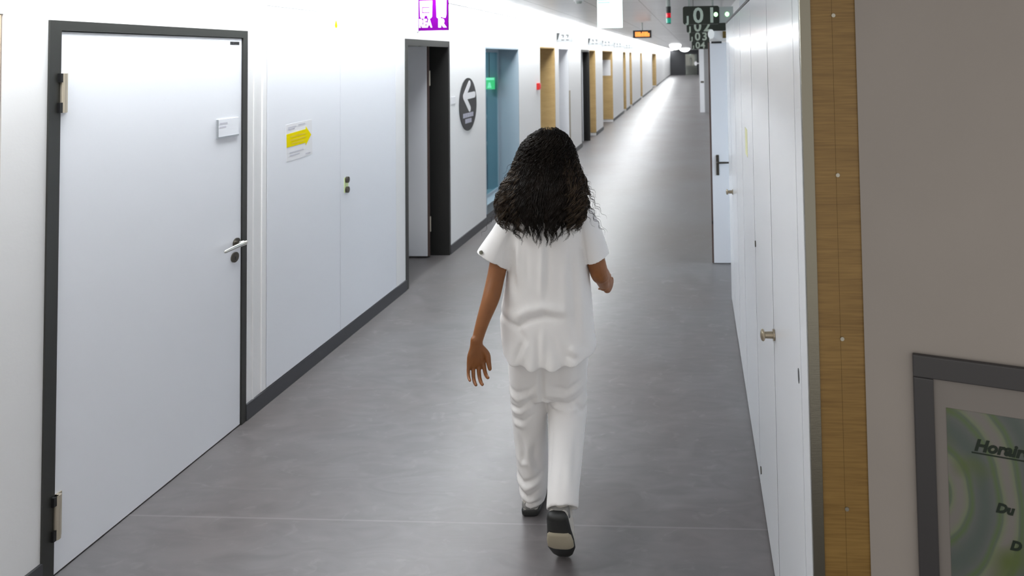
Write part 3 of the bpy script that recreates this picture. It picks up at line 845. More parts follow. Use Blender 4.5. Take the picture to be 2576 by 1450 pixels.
tag(MB().disc((0.165, 6.055, 2.155), EX, EZ, -EY, 0.030, 0.045, 0.03, 24).build('bulkhead_lamp', 'small_lamp', base=(0.165, 6.055, 2.155)), 'small bright white lamp over the door beyond the cupboards', 'lamp')
tag(MB().box(0.275, 0.315, 6.04, 6.06, 2.115, 2.180).build('yellow_tag', 'tag_brown', base=(0.295, 6.05, 2.115)), 'small ochre tag above the door leaf beyond the cupboards', 'tag')
d7 = empty('door_7', (0.3, 22.0, 0), 'narrow white door leaf standing out far down the corridor', 'door', kind='structure')
MB().box(0.175, 0.335, 22.0, 22.05, 0.01, 2.30).build('door_leaf', 'door_white', d7)
MB().box(0.335, 0.49, 22.01, 22.04, 0.01, 2.30).build('door_panel', 'gap', d7)
MB().box(0.21, 0.32, 21.985, 22.0, 1.02, 1.08).build('push_bar', 'dark_metal', d7)
tag(MB().disc((0.07, 30, 1.60), EX, EZ, -EY, 0.07, 0.10, 0.05, 20).tube([(0.07, 30.0, 1.6), (0.5, 30.02, 1.6)], [0.02, 0.02], 8).build('wall_lamp', 'white', base=(0.07, 30, 1.6)), 'small round white wall lamp near the far doors', 'lamp')

# ------------------------------------------------------------------ run of cupboards opposite
CB = [1.700, 2.300, 2.960, 3.640, 4.180, 4.740, 5.180]
where = ['glossy white cupboard next to the steel corner strip', 'second glossy white cupboard from the steel corner strip', 'third glossy white cupboard from the steel corner strip, with a yellow note',
         'fourth glossy white cupboard from the steel corner strip', 'fifth glossy white cupboard from the steel corner strip', 'last glossy white cupboard before the door leaf']
def cupboard_knob(parent, y, z):
    x = XR - 0.001
    kb = MB()
    kb.tube([(x, y, z), (x - 0.006, y, z)], [0.019, 0.019], 20, ref=(0, 0, 1))
    kb.tube([(x - 0.006, y, z), (x - 0.034, y, z)], [0.012, 0.011], 16, ref=(0, 0, 1))
    kb.limb([(x - 0.040, y - 0.010, z), (x - 0.042, y, z), (x - 0.040, y + 0.012, z - 0.002)], [(0.018, 0.007), (0.020, 0.008), (0.018, 0.007)], 16, ref=(0, 0, 1))
    return kb.build('knob', 'brass', parent, smooth=False)
for i in range(6):
    a, b_ = CB[i], CB[i + 1]
    c = empty('tall_cupboard', (XR + 0.3, (a + b_) / 2, 0), where[i], 'cupboard', 'cupboard run opposite the doors')
    MB().box(XR + 0.019, 0.86, a + 0.0005, b_ - 0.0005, 0.0, 2.205).box(XR + 0.0008, XR + 0.019, a + 0.0003, a + 0.0055, 0.012, 2.203).box(XR + 0.0008, XR + 0.019, b_ - 0.0055, b_ - 0.0003, 0.012, 2.203).build('carcass', 'seam', c)
    dr = MB().box(XR, XR + 0.018, a + 0.006, b_ - 0.006, 0.012, 2.203).build('door', 'cab_white', c)
    if i == 0:
        cupboard_knob(dr, 2.272, 0.972)
        MB().disc((XR, 1.745, 1.092), EY, EZ, -EX, 0.010, 0.020, 0.001, 20).build('keyhole', 'black', dr)
    if i == 1:
        MB().disc((XR, 2.93, 1.095), EY, EZ, -EX, 0.011, 0.014, 0.004, 16).build('keyhole', 'dark_metal', dr)
        MB().disc((XR, 2.91, 0.105), EY, EZ, -EX, 0.012, 0.016, 0.004, 16).build('lower_bolt', 'dark_metal', dr)
    if i == 4:
        cupboard_knob(dr, 4.66, 0.962)
tag(MB().box(XR - 0.0005, 0.86, 1.600, 1.698, 0.0, 2.60).box(XR + 0.002, 0.86, 1.698, 1.72, 2.205, 2.60).build('trim_31', 'cab_white'), 'white end panel of the cupboard run beside the steel strip', 'trim', kind='structure')
tag(MB().box(XR - 0.002, 0.86, 1.70, 5.18, 2.2055, 2.219).build('trim_32', 'seam'), 'dark shadow strip along the top of the cupboards', 'trim', kind='structure')
tag(MB().box(XR - 0.001, XR, 3.27, 3.40, 1.43, 1.57).build('yellow_note', 'pale_yellow', base=(XR, 3.33, 1.43)), 'pale yellow note on the third cupboard door', 'note')

# steel strip, oak panel, grey wall with the framed timetable
st = empty('steel_strip', (0.275, 1.59, 0), 'brushed stainless steel corner strip beside the cupboards', 'corner guard')
MB().box(XR + 0.0005, 0.289, 1.585, 1.599, 0, 2.60).build('front_flange', 'steel', st, bevel=0.001)
ow = empty('oak_panel', (0.345, 1.60, 0), 'narrow oak panel with four screws between steel strip and grey wall', 'panel')
MB().box(0.2895, 0.3415, 1.592, 1.62, 0, 2.60).box(0.3422, 0.42, 1.592, 1.62, 0, 2.60).box(0.3415, 0.3422, 1.5935, 1.62, 0, 2.60).build('board', 'wood', ow)
for z in (2.044, 1.652, 1.257, 0.854):
    MB().disc((0.3455, 1.592, z), EX, EZ, -EY, 0.0048, 0.0048, 0.003, 18).box(0.3415, 0.3495, 1.5885, 1.5891, z - 0.0007, z + 0.0007).build('screw', 'screw', ow)
GC = Vector((0.3975, 1.588, 0))
GD = Vector((math.cos(math.radians(16.6)), -math.sin(math.radians(16.6)), 0))
GN = Vector((GD.y, -GD.x, 0))            # faces the room
tag(MB().frame_box(GC, GD, -GN, EZ, (0, 1.5), (0, 0.006), (0, ZC)).frame_box(GC, GD, -GN, EZ, (0.03, 1.5), (0.006, 0.10), (0, ZC)).build('wall_near', 'wall_grey'), 'warm grey wall in shade carrying the framed timetable', 'wall', kind='structure')
def gp(s_, z, off=0.0):
    return GC + GD * s_ + GN * off + EZ * z
ps = empty('framed_poster', tuple(gp(0.4, 0.45)), 'green swirl timetable poster in a dark grey frame on the grey wall', 'poster')
fr = MB()
for a, b_ in (((0.107, 0.660), (1.191, 1.242)), ((0.107, 0.660), (0.400, 0.449)), ((0.107, 0.151), (0.449, 1.191)), ((0.616, 0.660), (0.449, 1.191))):
    fr.frame_box(GC, GD, GN, EZ, a, (0, 0.014), b_)
fr.build('poster_frame', 'poster_frame', ps, bevel=0.003)
MB().frame_box(GC, GD, GN, EZ, (0.151, 0.616), (0, 0.004), (0.449, 1.191)).build('margin', 'poster_mat', ps)
# print: its own local frame so that the swirl lies in the sheet
pr = MB().frame_box(GC, GD, GN, EZ, (0.1765, 0.592), (0.004, 0.0048), (0.475, 1.127)).build('print', 'poster', ps)
text('lettering', 'Horaires', 0.036, gp(0.232, 1.042, 0.0055), GD, EZ, 'ink', ps, t=0.0003, shear=0.30, bold=0.0015)
MB().frame_box(GC, GD, GN, EZ, (0.227, 0.40), (0.0048, 0.0054), (1.0345, 1.0375)).build('underline', 'ink', ps)
text('lettering', 'Du', 0.028, gp(0.272, 0.914, 0.0055), GD, EZ, 'ink', ps, t=0.0003, shear=0.30, bold=0.0015)
text('lettering', 'D', 0.028, gp(0.298, 0.838, 0.0055), GD, EZ, 'ink', ps, t=0.0003, shear=0.30, bold=0.0015)

# ------------------------------------------------------------------ the person
def remesh(mb, voxel, smooth_it=4):
    me = bpy.data.meshes.new('tmp')
    me.from_pydata([tuple(p) for p in mb.v], [], mb.f)
    bm = bmesh.new(); bm.from_mesh(me)
    bmesh.ops.recalc_face_normals(bm, faces=bm.faces)
    bm.to_mesh(me); bm.free()
    ob = bpy.data.objects.new('tmp', me)
    COL.objects.link(ob)
    md = ob.modifiers.new('r', 'REMESH'); md.mode = 'VOXEL'; md.voxel_size = voxel
    bpy.context.view_layer.update()
    out = bpy.data.meshes.new_from_object(ob.evaluated_get(bpy.context.evaluated_depsgraph_get()))
    bpy.data.objects.remove(ob); bpy.data.meshes.remove(me)
    bm = bmesh.new(); bm.from_mesh(out)
    for _ in range(smooth_it):
        bmesh.ops.smooth_vert(bm, verts=bm.verts, factor=0.5, use_axis_x=True, use_axis_y=True, use_axis_z=True)
    bm.normal_update()
    return out, bm

def finish(out, bm, name, material, base, parent=None):
    o0 = Vector(base)
    for v in bm.verts:
        v.co -= o0
    bm.to_mesh(out); bm.free()
    out.name = name
    out.materials.clear()
    out.materials.append(M[material])
    for p in out.polygons:
        p.use_smooth = True
    ob = bpy.data.objects.new(name, out)
    COL.objects.link(ob)
    if parent is None:
        ob.location = o0
    else:
        ob.parent = parent
    BASE[ob.name] = tuple(o0)
    return ob

PB = (-0.655, 2.76, 0.0)

def ring(z, cx, cy, rx, ry, n=40, p=2.3):
    pts = []
    for k in range(n):
        a = 2 * PI * k / n
        c, s_ = math.cos(a), math.sin(a)
        pts.append(Vector((cx + rx * math.copysign(abs(c) ** (2 / p), c), cy + ry * math.copysign(abs(s_) ** (2 / p), s_), z)))
    return pts

def hand(mb, wrist, d, wv, pn, curls, scale=1.0, thumb_curl=0.5, spread=0.04):
    """d: wrist to knuckles, wv: towards the thumb side, pn: palm normal"""
    wrist, d, wv, pn = Vector(wrist), Vector(d).normalized(), Vector(wv).normalized(), Vector(pn).normalized()
    wv = (wv - d * wv.dot(d)).normalized()
    pn = (pn - d * pn.dot(d) - wv * pn.dot(wv)).normalized()
    k = scale
    kn = wrist + d * 0.082 * k
    mb.limb([wrist - d * 0.015, wrist + d * 0.012 * k, wrist + d * 0.045 * k, kn], [(0.025 * k, 0.020 * k), (0.027 * k, 0.018 * k), (0.037 * k, 0.0165 * k), (0.038 * k, 0.0135 * k)], 16, ref=tuple(wv))
    for off, ln, rr, cu, sp in ((0.030, 0.98, 0.93, curls[0], 1.0), (0.0102, 1.10, 0.95, curls[1], .3), (-0.0102, 1.03, 0.90, curls[2], -.4), (-0.029, 0.82, 0.80, curls[3], -1.1)):
        p = kn + wv * off * k - d * 0.008 * k * abs(off) / 0.028
        dd = (d + wv * spread * sp).normalized()
        pts, rd = [p - dd * 0.012 * k, p], [0.0098 * rr * k, 0.0098 * rr * k]
        ang = 0
        for seg, da, r2 in ((0.043, cu[0], 0.0088), (0.026, cu[1], 0.0079), (0.021, cu[2], 0.0066)):
            ang += da
            dirv = dd * math.cos(ang) + pn * math.sin(ang)
            p = p + dirv * seg * ln * k
            pts.append(p); rd.append(r2 * rr * k)
        mb.limb(pts, rd, 10, ref=tuple(wv), steps=4)
    b0 = wrist + d * 0.022 * k + wv * 0.018 * k
    d1 = (d * 0.72 + wv * 0.62 + pn * 0.25).normalized()
    d2 = (d * 0.9 + wv * (0.25 - thumb_curl * 0.5) + pn * (0.15 + thumb_curl)).normalized()
    mb.limb([b0, b0 + d1 * 0.038 * k, b0 + d1 * 0.038 * k + d2 * 0.030 * k, b0 + d1 * 0.038 * k + d2 * 0.055 * k], [0.0145 * k, 0.0125 * k, 0.0105 * k, 0.008 * k], 10, steps=4)

b = MB()
# trunk, neck, head
b.loft([ring(0.76, -0.655, 2.765, 0.10, 0.08), ring(0.80, -0.655, 2.765, 0.150, 0.100), ring(0.88, -0.655, 2.765, 0.160, 0.105), ring(1.00, -0.652, 2.775, 0.130, 0.090), ring(1.08, -0.652, 2.775, 0.128, 0.090),
        ring(1.20, -0.650, 2.772, 0.140, 0.095), ring(1.28, -0.650, 2.77, 0.150, 0.085), ring(1.325, -0.650, 2.77, 0.120, 0.070), ring(1.36, -0.652, 2.775, 0.070, 0.060), ring(1.40, -0.655, 2.785, 0.052, 0.055)])
b.limb([(-0.655, 2.78, 1.35), (-0.657, 2.80, 1.44), (-0.658, 2.81, 1.50)], [0.056, 0.052, 0.06], 18)
HC = Vector((-0.658, 2.812, 1.503))
rings = []
for k in range(13):
    a = -PI / 2 + PI * k / 12
    z = math.sin(a)
    rr = max(math.cos(a), 0.06)
    jaw = 1.0 if z > -0.2 else 1.0 - 0.25 * (-0.2 - z)
    rings.append([HC + Vector((0.074 * rr * jaw * math.cos(2 * PI * i / 24), (0.094 * rr) * math.sin(2 * PI * i / 24) + (0.012 if z < 0 else 0) * (-z), 0.112 * z)) for i in range(24)])
b.loft(rings)
b.limb([HC + Vector((0, 0.088, 0.012)), HC + Vector((0, 0.102, -0.016)), HC + Vector((0, 0.106, -0.030))], [0.008, 0.011, 0.012], 10)          # nose
b.limb([HC + Vector((-0.022, 0.090, -0.058)), HC + Vector((0, 0.097, -0.056)), HC + Vector((0.022, 0.090, -0.058))], [0.005, 0.008, 0.005], 8, ref=(0, 0, 1))   # lips
b.limb([HC + Vector((0, 0.080, -0.092)), HC + Vector((0, 0.086, -0.094))], [0.018, 0.014], 10)                                              # chin
for sx in (-1, 1):
    b.limb([HC + Vector((sx * 0.012, 0.086, 0.016)), HC + Vector((sx * 0.030, 0.082, 0.022)), HC + Vector((sx * 0.048, 0.070, 0.016))], [0.006, 0.009, 0.006], 8, ref=(0, 0, 1))   # brow and lid
    b.limb([HC + Vector((sx * 0.074, 0.004, 0.016)), HC + Vector((sx * 0.080, -0.004, 0.002)), HC + Vector((sx * 0.075, 0.004, -0.022))], [0.008, 0.012, 0.007], 8, ref=(0, 1, 0))  # ear
# legs
b.limb([(-0.735, 2.77, 0.84), (-0.742, 2.79, 0.64), (-0.743, 2.815, 0.45), (-0.740, 2.79, 0.30), (-0.735, 2.785, 0.10), (-0.735, 2.80, 0.055)], [0.078, 0.070, 0.052, 0.048, 0.032, 0.034], 16)
b.limb([(-0.575, 2.76, 0.84), (-0.575, 2.79, 0.64), (-0.575, 2.80, 0.47), (-0.562, 2.665, 0.365), (-0.546, 2.530, 0.285), (-0.543, 2.510, 0.262)], [0.078, 0.070, 0.052, 0.046, 0.027, 0.024], 16)
b.limb([(-0.735, 2.77, 0.050), (-0.738, 2.86, 0.042), (-0.742, 2.95, 0.034)], [0.030, 0.032, 0.024], 12)
RX = Matrix.Rotation(math.radians(-3), 4, 'Z') @ Matrix.Rotation(math.radians(-67), 4, 'X')     # trailing foot, heel up
RX = Matrix.Translation(Vector((-0.549, 2.530, 0.006)) - RX @ Vector((0, 0.235, 0.012))) @ RX
b.limb([Vector((-0.543, 2.50, 0.26)), RX @ Vector((0, 0.080, 0.080)), RX @ Vector((0, 0.12, 0.05)), RX @ Vector((0, 0.17, 0.038))], [0.024, 0.023, 0.022, 0.016], 12)
# near (left) arm hanging and swung back
b.limb([(-0.775, 2.768, 1.262), (-0.835, 2.730, 1.15), (-0.858, 2.692, 1.030), (-0.868, 2.655, 0.955), (-0.892, 2.618, 0.870), (-0.908, 2.592, 0.800)], [0.048, 0.042, 0.0375, 0.0365, 0.0275, (0.0225, 0.0195)], 18)
hand(b, (-0.909, 2.590, 0.795), (-0.02, -0.06, -1), (0.80, 0.55, 0), (0.55, -0.80, 0), ((0.40, 0.75, 0.5), (0.30, 0.70, 0.5), (0.28, 0.66, 0.5), (0.30, 0.62, 0.5)), 1.0, 0.25, 0.09)
# far (right) arm bent forward, loose fist
b.limb([(-0.530, 2.768, 1.262), (-0.466, 2.772, 1.15), (-0.430, 2.768, 1.025), (-0.428, 2.835, 0.985), (-0.436, 2.925, 0.925), (-0.438, 2.985, 0.890)], [0.048, 0.042, 0.039, 0.037, 0.028, (0.0225, 0.020)], 18)
hand(b, (-0.438, 2.987, 0.888), (0.20, 0.9, -0.30), (0.25, 0.25, 0.95), (-0.95, 0.2, 0.25), ((0.9, 1.3, 0.9), (1.0, 1.35, 0.9), (1.05, 1.35, 0.9), (1.1, 1.35, 0.9)), 1.0, 0.8, 0.02)
me, bm = remesh(b, 0.0031, 3)
person = finish(me, bm, 'person', 'skin', PB)
tag(person, 'person in white tunic and trousers with long dark curly hair, walking away', 'person')

def creases(bm, lines, front=False, lo=None):
    """real folds: each line is (polyline of (x, z), width, height); positive lifts the cloth, negative sinks it"""
    ls = []
    for pts, wdt, amp in lines:
        ls.append(([Vector((p[0], p[1])) for p in pts], wdt, amp))
    for v in bm.verts:
        if v.normal.y > 0.15:
            continue
        q = Vector((v.co.x, v.co.z))
        dsp = 0.0
        for pts, wdt, amp in ls:
            best = 9.0; tt = 0
            n = len(pts) - 1
            for i in range(n):
                a, c = pts[i], pts[i + 1]
                ac = c - a
                t = max(0.0, min(1.0, (q - a).dot(ac) / ac.length_squared))
                dd = (q - (a + ac * t)).length
                if dd < best:
                    best = dd; tt = (i + t) / n
            if best < 3 * wdt:
                fade = min(1.0, 0.25 + 3.0 * min(tt, 1 - tt))
                dsp += amp * fade * math.exp(-(best / wdt) ** 2)
        if dsp:
            v.co += v.normal * dsp

# tunic
tb = MB()
def tr(z, cx, hw, cy, hd, p=2.5):
    return ring(z, cx, cy, hw, hd, 56, p)
hem_in = [tr(0.676, -0.645, 0.187, 2.748, 0.129), tr(0.73, -0.648, 0.182, 2.755, 0.112), tr(0.80, -0.652, 0.165, 2.757, 0.10)]
out_r = [tr(0.672, -0.642, 0.1985, 2.746, 0.140), tr(0.70, -0.643, 0.1985, 2.747, 0.138), tr(0.76, -0.650, 0.1985, 2.750, 0.132), tr(0.84, -0.657, 0.1985, 2.755, 0.124), tr(0.90, -0.655, 0.193, 2.760, 0.118), tr(1.00, -0.652, 0.180, 2.765, 0.112),
         tr(1.10, -0.648, 0.170, 2.768, 0.112), tr(1.19, -0.645, 0.168, 2.768, 0.112), tr(1.26, -0.645, 0.178, 2.767, 0.104), tr(1.30, -0.647, 0.172, 2.767, 0.090), tr(1.325, -0.649, 0.145, 2.770, 0.078), tr(1.345, -0.650, 0.100, 2.774, 0.066), tr(1.365, -0.651, 0.075, 2.778, 0.060)]
tb.loft(list(reversed(hem_in)) + out_r)
def sleeve(p0, p1, p2, r0, r1, r2, ref):
    p0, p1, p2 = Vector(p0), Vector(p1), Vector(p2)
    dd = (p2 - p1).normalized()
    pts = [p2 - dd * 0.055, p2 - dd * 0.003, p2, p2 - dd * 0.02, p1, p0]
    rd = [(r2[0] - 0.014, r2[1] - 0.014), (r2[0] - 0.012, r2[1] - 0.012), r2, r2, r1, r0]
    # frames from the sleeve axis
    rings = []
    ref = Vector(ref)
    for i, (p, r_) in enumerate(zip(pts, rd)):
        t = dd if i < 4 else (p2 - p0).normalized()
        a = (ref - t * ref.dot(t)).normalized(); b2 = t.cross(a)
        rings.append([p + a * (r_[0] * math.cos(2 * PI * k / 28)) + b2 * (r_[1] * math.sin(2 * PI * k / 28)) for k in range(28)])
    tb.loft(rings)
sleeve((-0.775, 2.768, 1.275), (-0.825, 2.742, 1.18), (-0.880, 2.708, 1.086), (0.066, 0.072), (0.071, 0.078), (0.077, 0.085), (1, 0, 0.35))
sleeve((-0.520, 2.768, 1.275), (-0.470, 2.770, 1.18), (-0.432, 2.772, 1.080), (0.062, 0.072), (0.058, 0.076), (0.052, 0.080), (1, 0, -0.35))
me, bm = remesh(tb, 0.0048, 9)
creases(bm, [
    ([(-0.83, 0.893), (-0.76, 0.880), (-0.71, 0.905), (-0.64, 0.918), (-0.57, 0.903), (-0.53, 0.90)], 0.020, 0.011),
    ([(-0.84, 0.868), (-0.755, 0.838), (-0.713, 0.866), (-0.64, 0.882), (-0.57, 0.870)], 0.012, -0.013),
    ([(-0.76, 0.842), (-0.72, 0.80), (-0.70, 0.77)], 0.012, -0.006),
    ([(-0.648, 1.20), (-0.652, 1.08), (-0.655, 0.93)], 0.013, 0.008), ([(-0.622, 1.20), (-0.628, 1.10), (-0.63, 0.97)], 0.014, -0.007),
    ([(-0.53, 1.16), (-0.525, 1.0), (-0.51, 0.80)], 0.014, -0.008), ([(-0.50, 1.10), (-0.495, 0.95), (-0.485, 0.78)], 0.013, 0.006), ([(-0.56, 1.12), (-0.56, 0.98), (-0.555, 0.86)], 0.014, 0.005),
    ([(-0.79, 1.18), (-0.775, 1.08), (-0.77, 0.98)], 0.012, -0.007), ([(-0.755, 1.20), (-0.76, 1.08), (-0.765, 1.02)], 0.012, 0.006), ([(-0.72, 1.14), (-0.715, 1.0)], 0.013, -0.004),
    ([(-0.645, 0.84), (-0.642, 0.68)], 0.013, 0.007), ([(-0.665, 0.82), (-0.66, 0.68)], 0.012, -0.006), ([(-0.70, 0.80), (-0.735, 0.69)], 0.013, 0.006), ([(-0.73, 0.79), (-0.76, 0.70)], 0.011, -0.006),
    ([(-0.60, 0.80), (-0.575, 0.70)], 0.014, -0.005), ([(-0.54, 0.76), (-0.49, 0.72)], 0.014, 0.007), ([(-0.55, 0.73), (-0.50, 0.70)], 0.010, -0.005),
    ([(-0.80, 1.20), (-0.83, 1.12), (-0.85, 1.06)], 0.011, -0.005), ([(-0.78, 1.24), (-0.80, 1.16), (-0.812, 1.07)], 0.012, -0.008), ([(-0.492, 1.24), (-0.483, 1.14), (-0.478, 1.06)], 0.010, -0.008),
])
for v in bm.verts:                                   # wavy shirt tail, shorter at the sides
    if v.co.z < 0.78:
        k = (0.78 - v.co.z) / 0.11
        u = (v.co.x + 0.645) / 0.2
        lift = 0.030 * u * u + 0.010 * math.cos(2 * PI * (v.co.x + 0.690) / 0.088) * (-0.55) * (1 - min(1, u * u))
        v.co.z += k * lift
        v.co.y += k * 0.010 * math.cos(2 * PI * (v.co.x + 0.690) / 0.088) * (-1 if v.co.y < 2.75 else 0.6)
tunic = finish(me, bm, 'tunic', 'cotton', PB, person)
MB().disc((-0.904, 2.646, 1.145), Vector((0.80, -0.55, 0.24)).normalized(), Vector((-0.2, 0.1, 0.95)).normalized(), Vector((-0.5, -0.82, -0.05)).normalized(), 0.009, 0.008, 0.006, 16).build('snap_button', 'snap', tunic)

# trousers
pb = MB()
pb.loft([ring(0.50, -0.658, 2.765, 0.10, 0.075, 48), ring(0.55, -0.658, 2.768, 0.158, 0.090, 48), ring(0.62, -0.656, 2.768, 0.172, 0.098, 48), ring(0.72, -0.655, 2.768, 0.174, 0.098, 48), ring(0.84, -0.655, 2.765, 0.168, 0.105, 48), ring(0.92, -0.655, 2.768, 0.150, 0.095, 48)])
def leg(pts, rads, hem_dir):
    hd = Vector(hem_dir).normalized()
    P = [Vector(p) for p in pts]
    last, lr = P[-1], rads[-1]
    op, orr = [], []
    for i in range(len(P) - 1):
        for s_ in range(6):
            t = s_ / 6
            i0, i3 = max(i - 1, 0), min(i + 2, len(P) - 1)
            cr = lambda a, b_, c, d_: 0.5 * ((2 * b_) + (c - a) * t + (2 * a - 5 * b_ + 4 * c - d_) * t * t + (3 * b_ - a - 3 * c + d_) * t ** 3)
            op.append(cr(P[i0], P[i], P[i + 1], P[i3])); orr.append((cr(rads[i0][0], rads[i][0], rads[i + 1][0], rads[i3][0]), cr(rads[i0][1], rads[i][1], rads[i + 1][1], rads[i3][1])))
    op.append(last); orr.append(lr)
    rings = []
    for i, p in enumerate(op):
        t = (op[min(i + 1, len(op) - 1)] - op[max(i - 1, 0)]).normalized()
        a = (EX - t * t.x).normalized(); b2 = t.cross(a)
        rings.append([p + a * (orr[i][0] * math.cos(2 * PI * k / 32)) + b2 * (orr[i][1] * math.sin(2 * PI * k / 32)) for k in range(32)])
    t = (op[-1] - op[-2]).normalized(); a = (EX - t * t.x).normalized(); b2 = t.cross(a)
    for q, r_ in ((last - t * 0.002, 0.011), (last - t * 0.05, 0.016)):
        rings.append([q + a * ((lr[0] - r_) * math.cos(2 * PI * k / 32)) + b2 * ((lr[1] - r_) * math.sin(2 * PI * k / 32)) for k in range(32)])
    pb.loft(rings)
leg([(-0.738, 2.765, 0.74), (-0.745, 2.772, 0.60), (-0.746, 2.780, 0.50), (-0.744, 2.792, 0.38), (-0.738, 2.790, 0.26), (-0.733, 2.785, 0.17), (-0.730, 2.785, 0.115), (-0.732, 2.795, 0.045)],
    [(0.090, 0.100), (0.083, 0.094), (0.079, 0.088), (0.075, 0.080), (0.070, 0.072), (0.066, 0.068), (0.062, 0.068), (0.051, 0.060)], (0, 0, -1))
leg([(-0.575, 2.765, 0.74), (-0.574, 2.770, 0.62), (-0.577, 2.782, 0.52), (-0.576, 2.775, 0.445), (-0.568, 2.715, 0.375), (-0.556, 2.625, 0.320), (-0.545, 2.530, 0.265), (-0.540, 2.480, 0.218)],
    [(0.092, 0.100), (0.088, 0.096), (0.085, 0.090), (0.085, 0.078), (0.078, 0.074), (0.070, 0.068), (0.063, 0.060), (0.062, 0.057)], (0, -0.3, -1))
me, bm = remesh(pb, 0.006, 4)
creases(bm, [
    ([(-0.662, 0.66), (-0.664, 0.58), (-0.665, 0.50)], 0.010, -0.016),
    ([(-0.82, 0.56), (-0.775, 0.545), (-0.72, 0.56), (-0.68, 0.60)], 0.010, -0.005), ([(-0.82, 0.53), (-0.77, 0.512), (-0.70, 0.545)], 0.010, 0.005), ([(-0.815, 0.475), (-0.77, 0.475), (-0.69, 0.53)], 0.008, -0.006),
    ([(-0.815, 0.455), (-0.76, 0.455), (-0.69, 0.50)], 0.009, 0.005), ([(-0.81, 0.425), (-0.75, 0.42), (-0.70, 0.45)], 0.009, -0.005), ([(-0.80, 0.40), (-0.745, 0.395)], 0.010, 0.006),
    ([(-0.77, 0.34), (-0.755, 0.28), (-0.765, 0.22)], 0.012, -0.007), ([(-0.74, 0.33), (-0.735, 0.26), (-0.72, 0.20)], 0.012, 0.008), ([(-0.705, 0.32), (-0.71, 0.26), (-0.685, 0.18)], 0.011, -0.008), ([(-0.79, 0.26), (-0.765, 0.23), (-0.735, 0.24)], 0.010, 0.006),
    ([(-0.795, 0.19), (-0.76, 0.155), (-0.70, 0.175), (-0.675, 0.19)], 0.008, -0.007), ([(-0.80, 0.165), (-0.75, 0.130), (-0.69, 0.155)], 0.009, 0.008), ([(-0.79, 0.125), (-0.74, 0.095), (-0.69, 0.125)], 0.007, -0.007),
    ([(-0.785, 0.10), (-0.735, 0.078), (-0.695, 0.09)], 0.009, 0.008), ([(-0.78, 0.07), (-0.73, 0.058), (-0.695, 0.065)], 0.008, -0.008),
    ([(-0.62, 0.58), (-0.56, 0.56), (-0.50, 0.59)], 0.012, -0.006), ([(-0.63, 0.54), (-0.57, 0.53), (-0.50, 0.56)], 0.012, 0.006), ([(-0.66, 0.52), (-0.62, 0.50), (-0.55, 0.495), (-0.50, 0.52)], 0.011, -0.008),
    ([(-0.645, 0.50), (-0.60, 0.475), (-0.55, 0.465), (-0.50, 0.475)], 0.014, 0.009), ([(-0.53, 0.49), (-0.51, 0.46), (-0.485, 0.44)], 0.010, -0.008),
    ([(-0.515, 0.40), (-0.505, 0.35), (-0.495, 0.29)], 0.010, -0.006), ([(-0.62, 0.42), (-0.61, 0.36), (-0.60, 0.30)], 0.010, -0.004), ([(-0.55, 0.34), (-0.535, 0.29)], 0.009, -0.004),
])
trousers = finish(me, bm, 'trousers', 'cotton2', PB, person)

# shoes
def shoe(Mx, pads):
    """built heel at origin, toe along +Y, sole on z=0, then placed by Mx"""
    L_ = 0.238
    def wdt(t):      # half width along the foot
        return 0.035 + 0.014 * math.sin(min(1, t * 1.35) * PI * 0.55) - 0.050 * max(0, t - 0.78) ** 1.1 * 2.2
    def sect(t, z0, z1, k=1.0, n=20):
        w_ = max(0.010, wdt(t)) * k
        y_ = t * L_
        ptsx = []
        for i in range(n):
            a = 2 * PI * i / n
            c, s_ = math.cos(a), math.sin(a)
            ptsx.append(Vector((w_ * math.copysign(abs(c) ** 0.7, c), y_, (z0 + z1) / 2 + (z1 - z0) / 2 * math.copysign(abs(s_) ** 0.7, s_))))
        return ptsx
    up = MB(); so = MB()
    prof = [(0.0, 0.018, 0.092, 0.74), (0.02, 0.014, 0.104, 0.94), (0.10, 0.012, 0.108, 1.0), (0.25, 0.012, 0.098, 0.98), (0.38, 0.012, 0.080, 1.0), (0.52, 0.012, 0.066, 1.0), (0.70, 0.012, 0.054, 1.0), (0.86, 0.012, 0.046, 1.0), (0.96, 0.014, 0.038, 0.95), (1.0, 0.018, 0.030, 0.7)]
    up.loft([[Mx @ p for p in sect(t, a, c, k)] for t, a, c, k in prof])
    so.loft([[Mx @ p for p in sect(t, a, c, k)] for t, a, c, k in [(-0.012, 0.010, 0.028, 0.72), (0.0, 0.002, 0.032, 1.0), (0.08, 0.0, 0.033, 1.10), (0.35, 0.003, 0.026, 1.04), (0.55, 0.002, 0.024, 1.10), (0.75, 0.0, 0.024, 1.12), (0.92, 0.004, 0.024, 1.12), (1.0, 0.010, 0.024, 1.0), (1.015, 0.014, 0.022, 0.7)]])
    u = up.build('shoe', 'shoe', person, smooth=True)
    s_ = so.build('sole', 'sole', u, smooth=True)
    if pads:
        pd = MB()
        pd.loft([[Mx @ p for p in sect(t, a, c, k)] for t, a, c, k in [(0.36, -0.001, 0.02, 0.85), (0.42, -0.004, 0.02, 1.0), (0.56, -0.006, 0.02, 1.08), (0.68, -0.006, 0.02, 1.06), (0.73, -0.002, 0.02, 0.85)]])
        pd.build('sole_pad', 'sole_tan', s_, smooth=True)
    hk = MB()
    hk.loft([[Mx @ p for p in sect(t, a, c, k)] for t, a, c, k in [(-0.006, 0.03, 0.060, 0.66), (0.012, 0.03, 0.070, 1.02), (0.10, 0.03, 0.068, 1.05), (0.20, 0.03, 0.050, 1.03)]])
    hk.build('heel_counter', 'heel_grey', u, smooth=True)
    return u
shoe(Matrix.Translation((-0.735, 2.742, 0.0)) @ Matrix.Rotation(math.radians(3), 4, 'Z'), False)
shoe(RX, True)
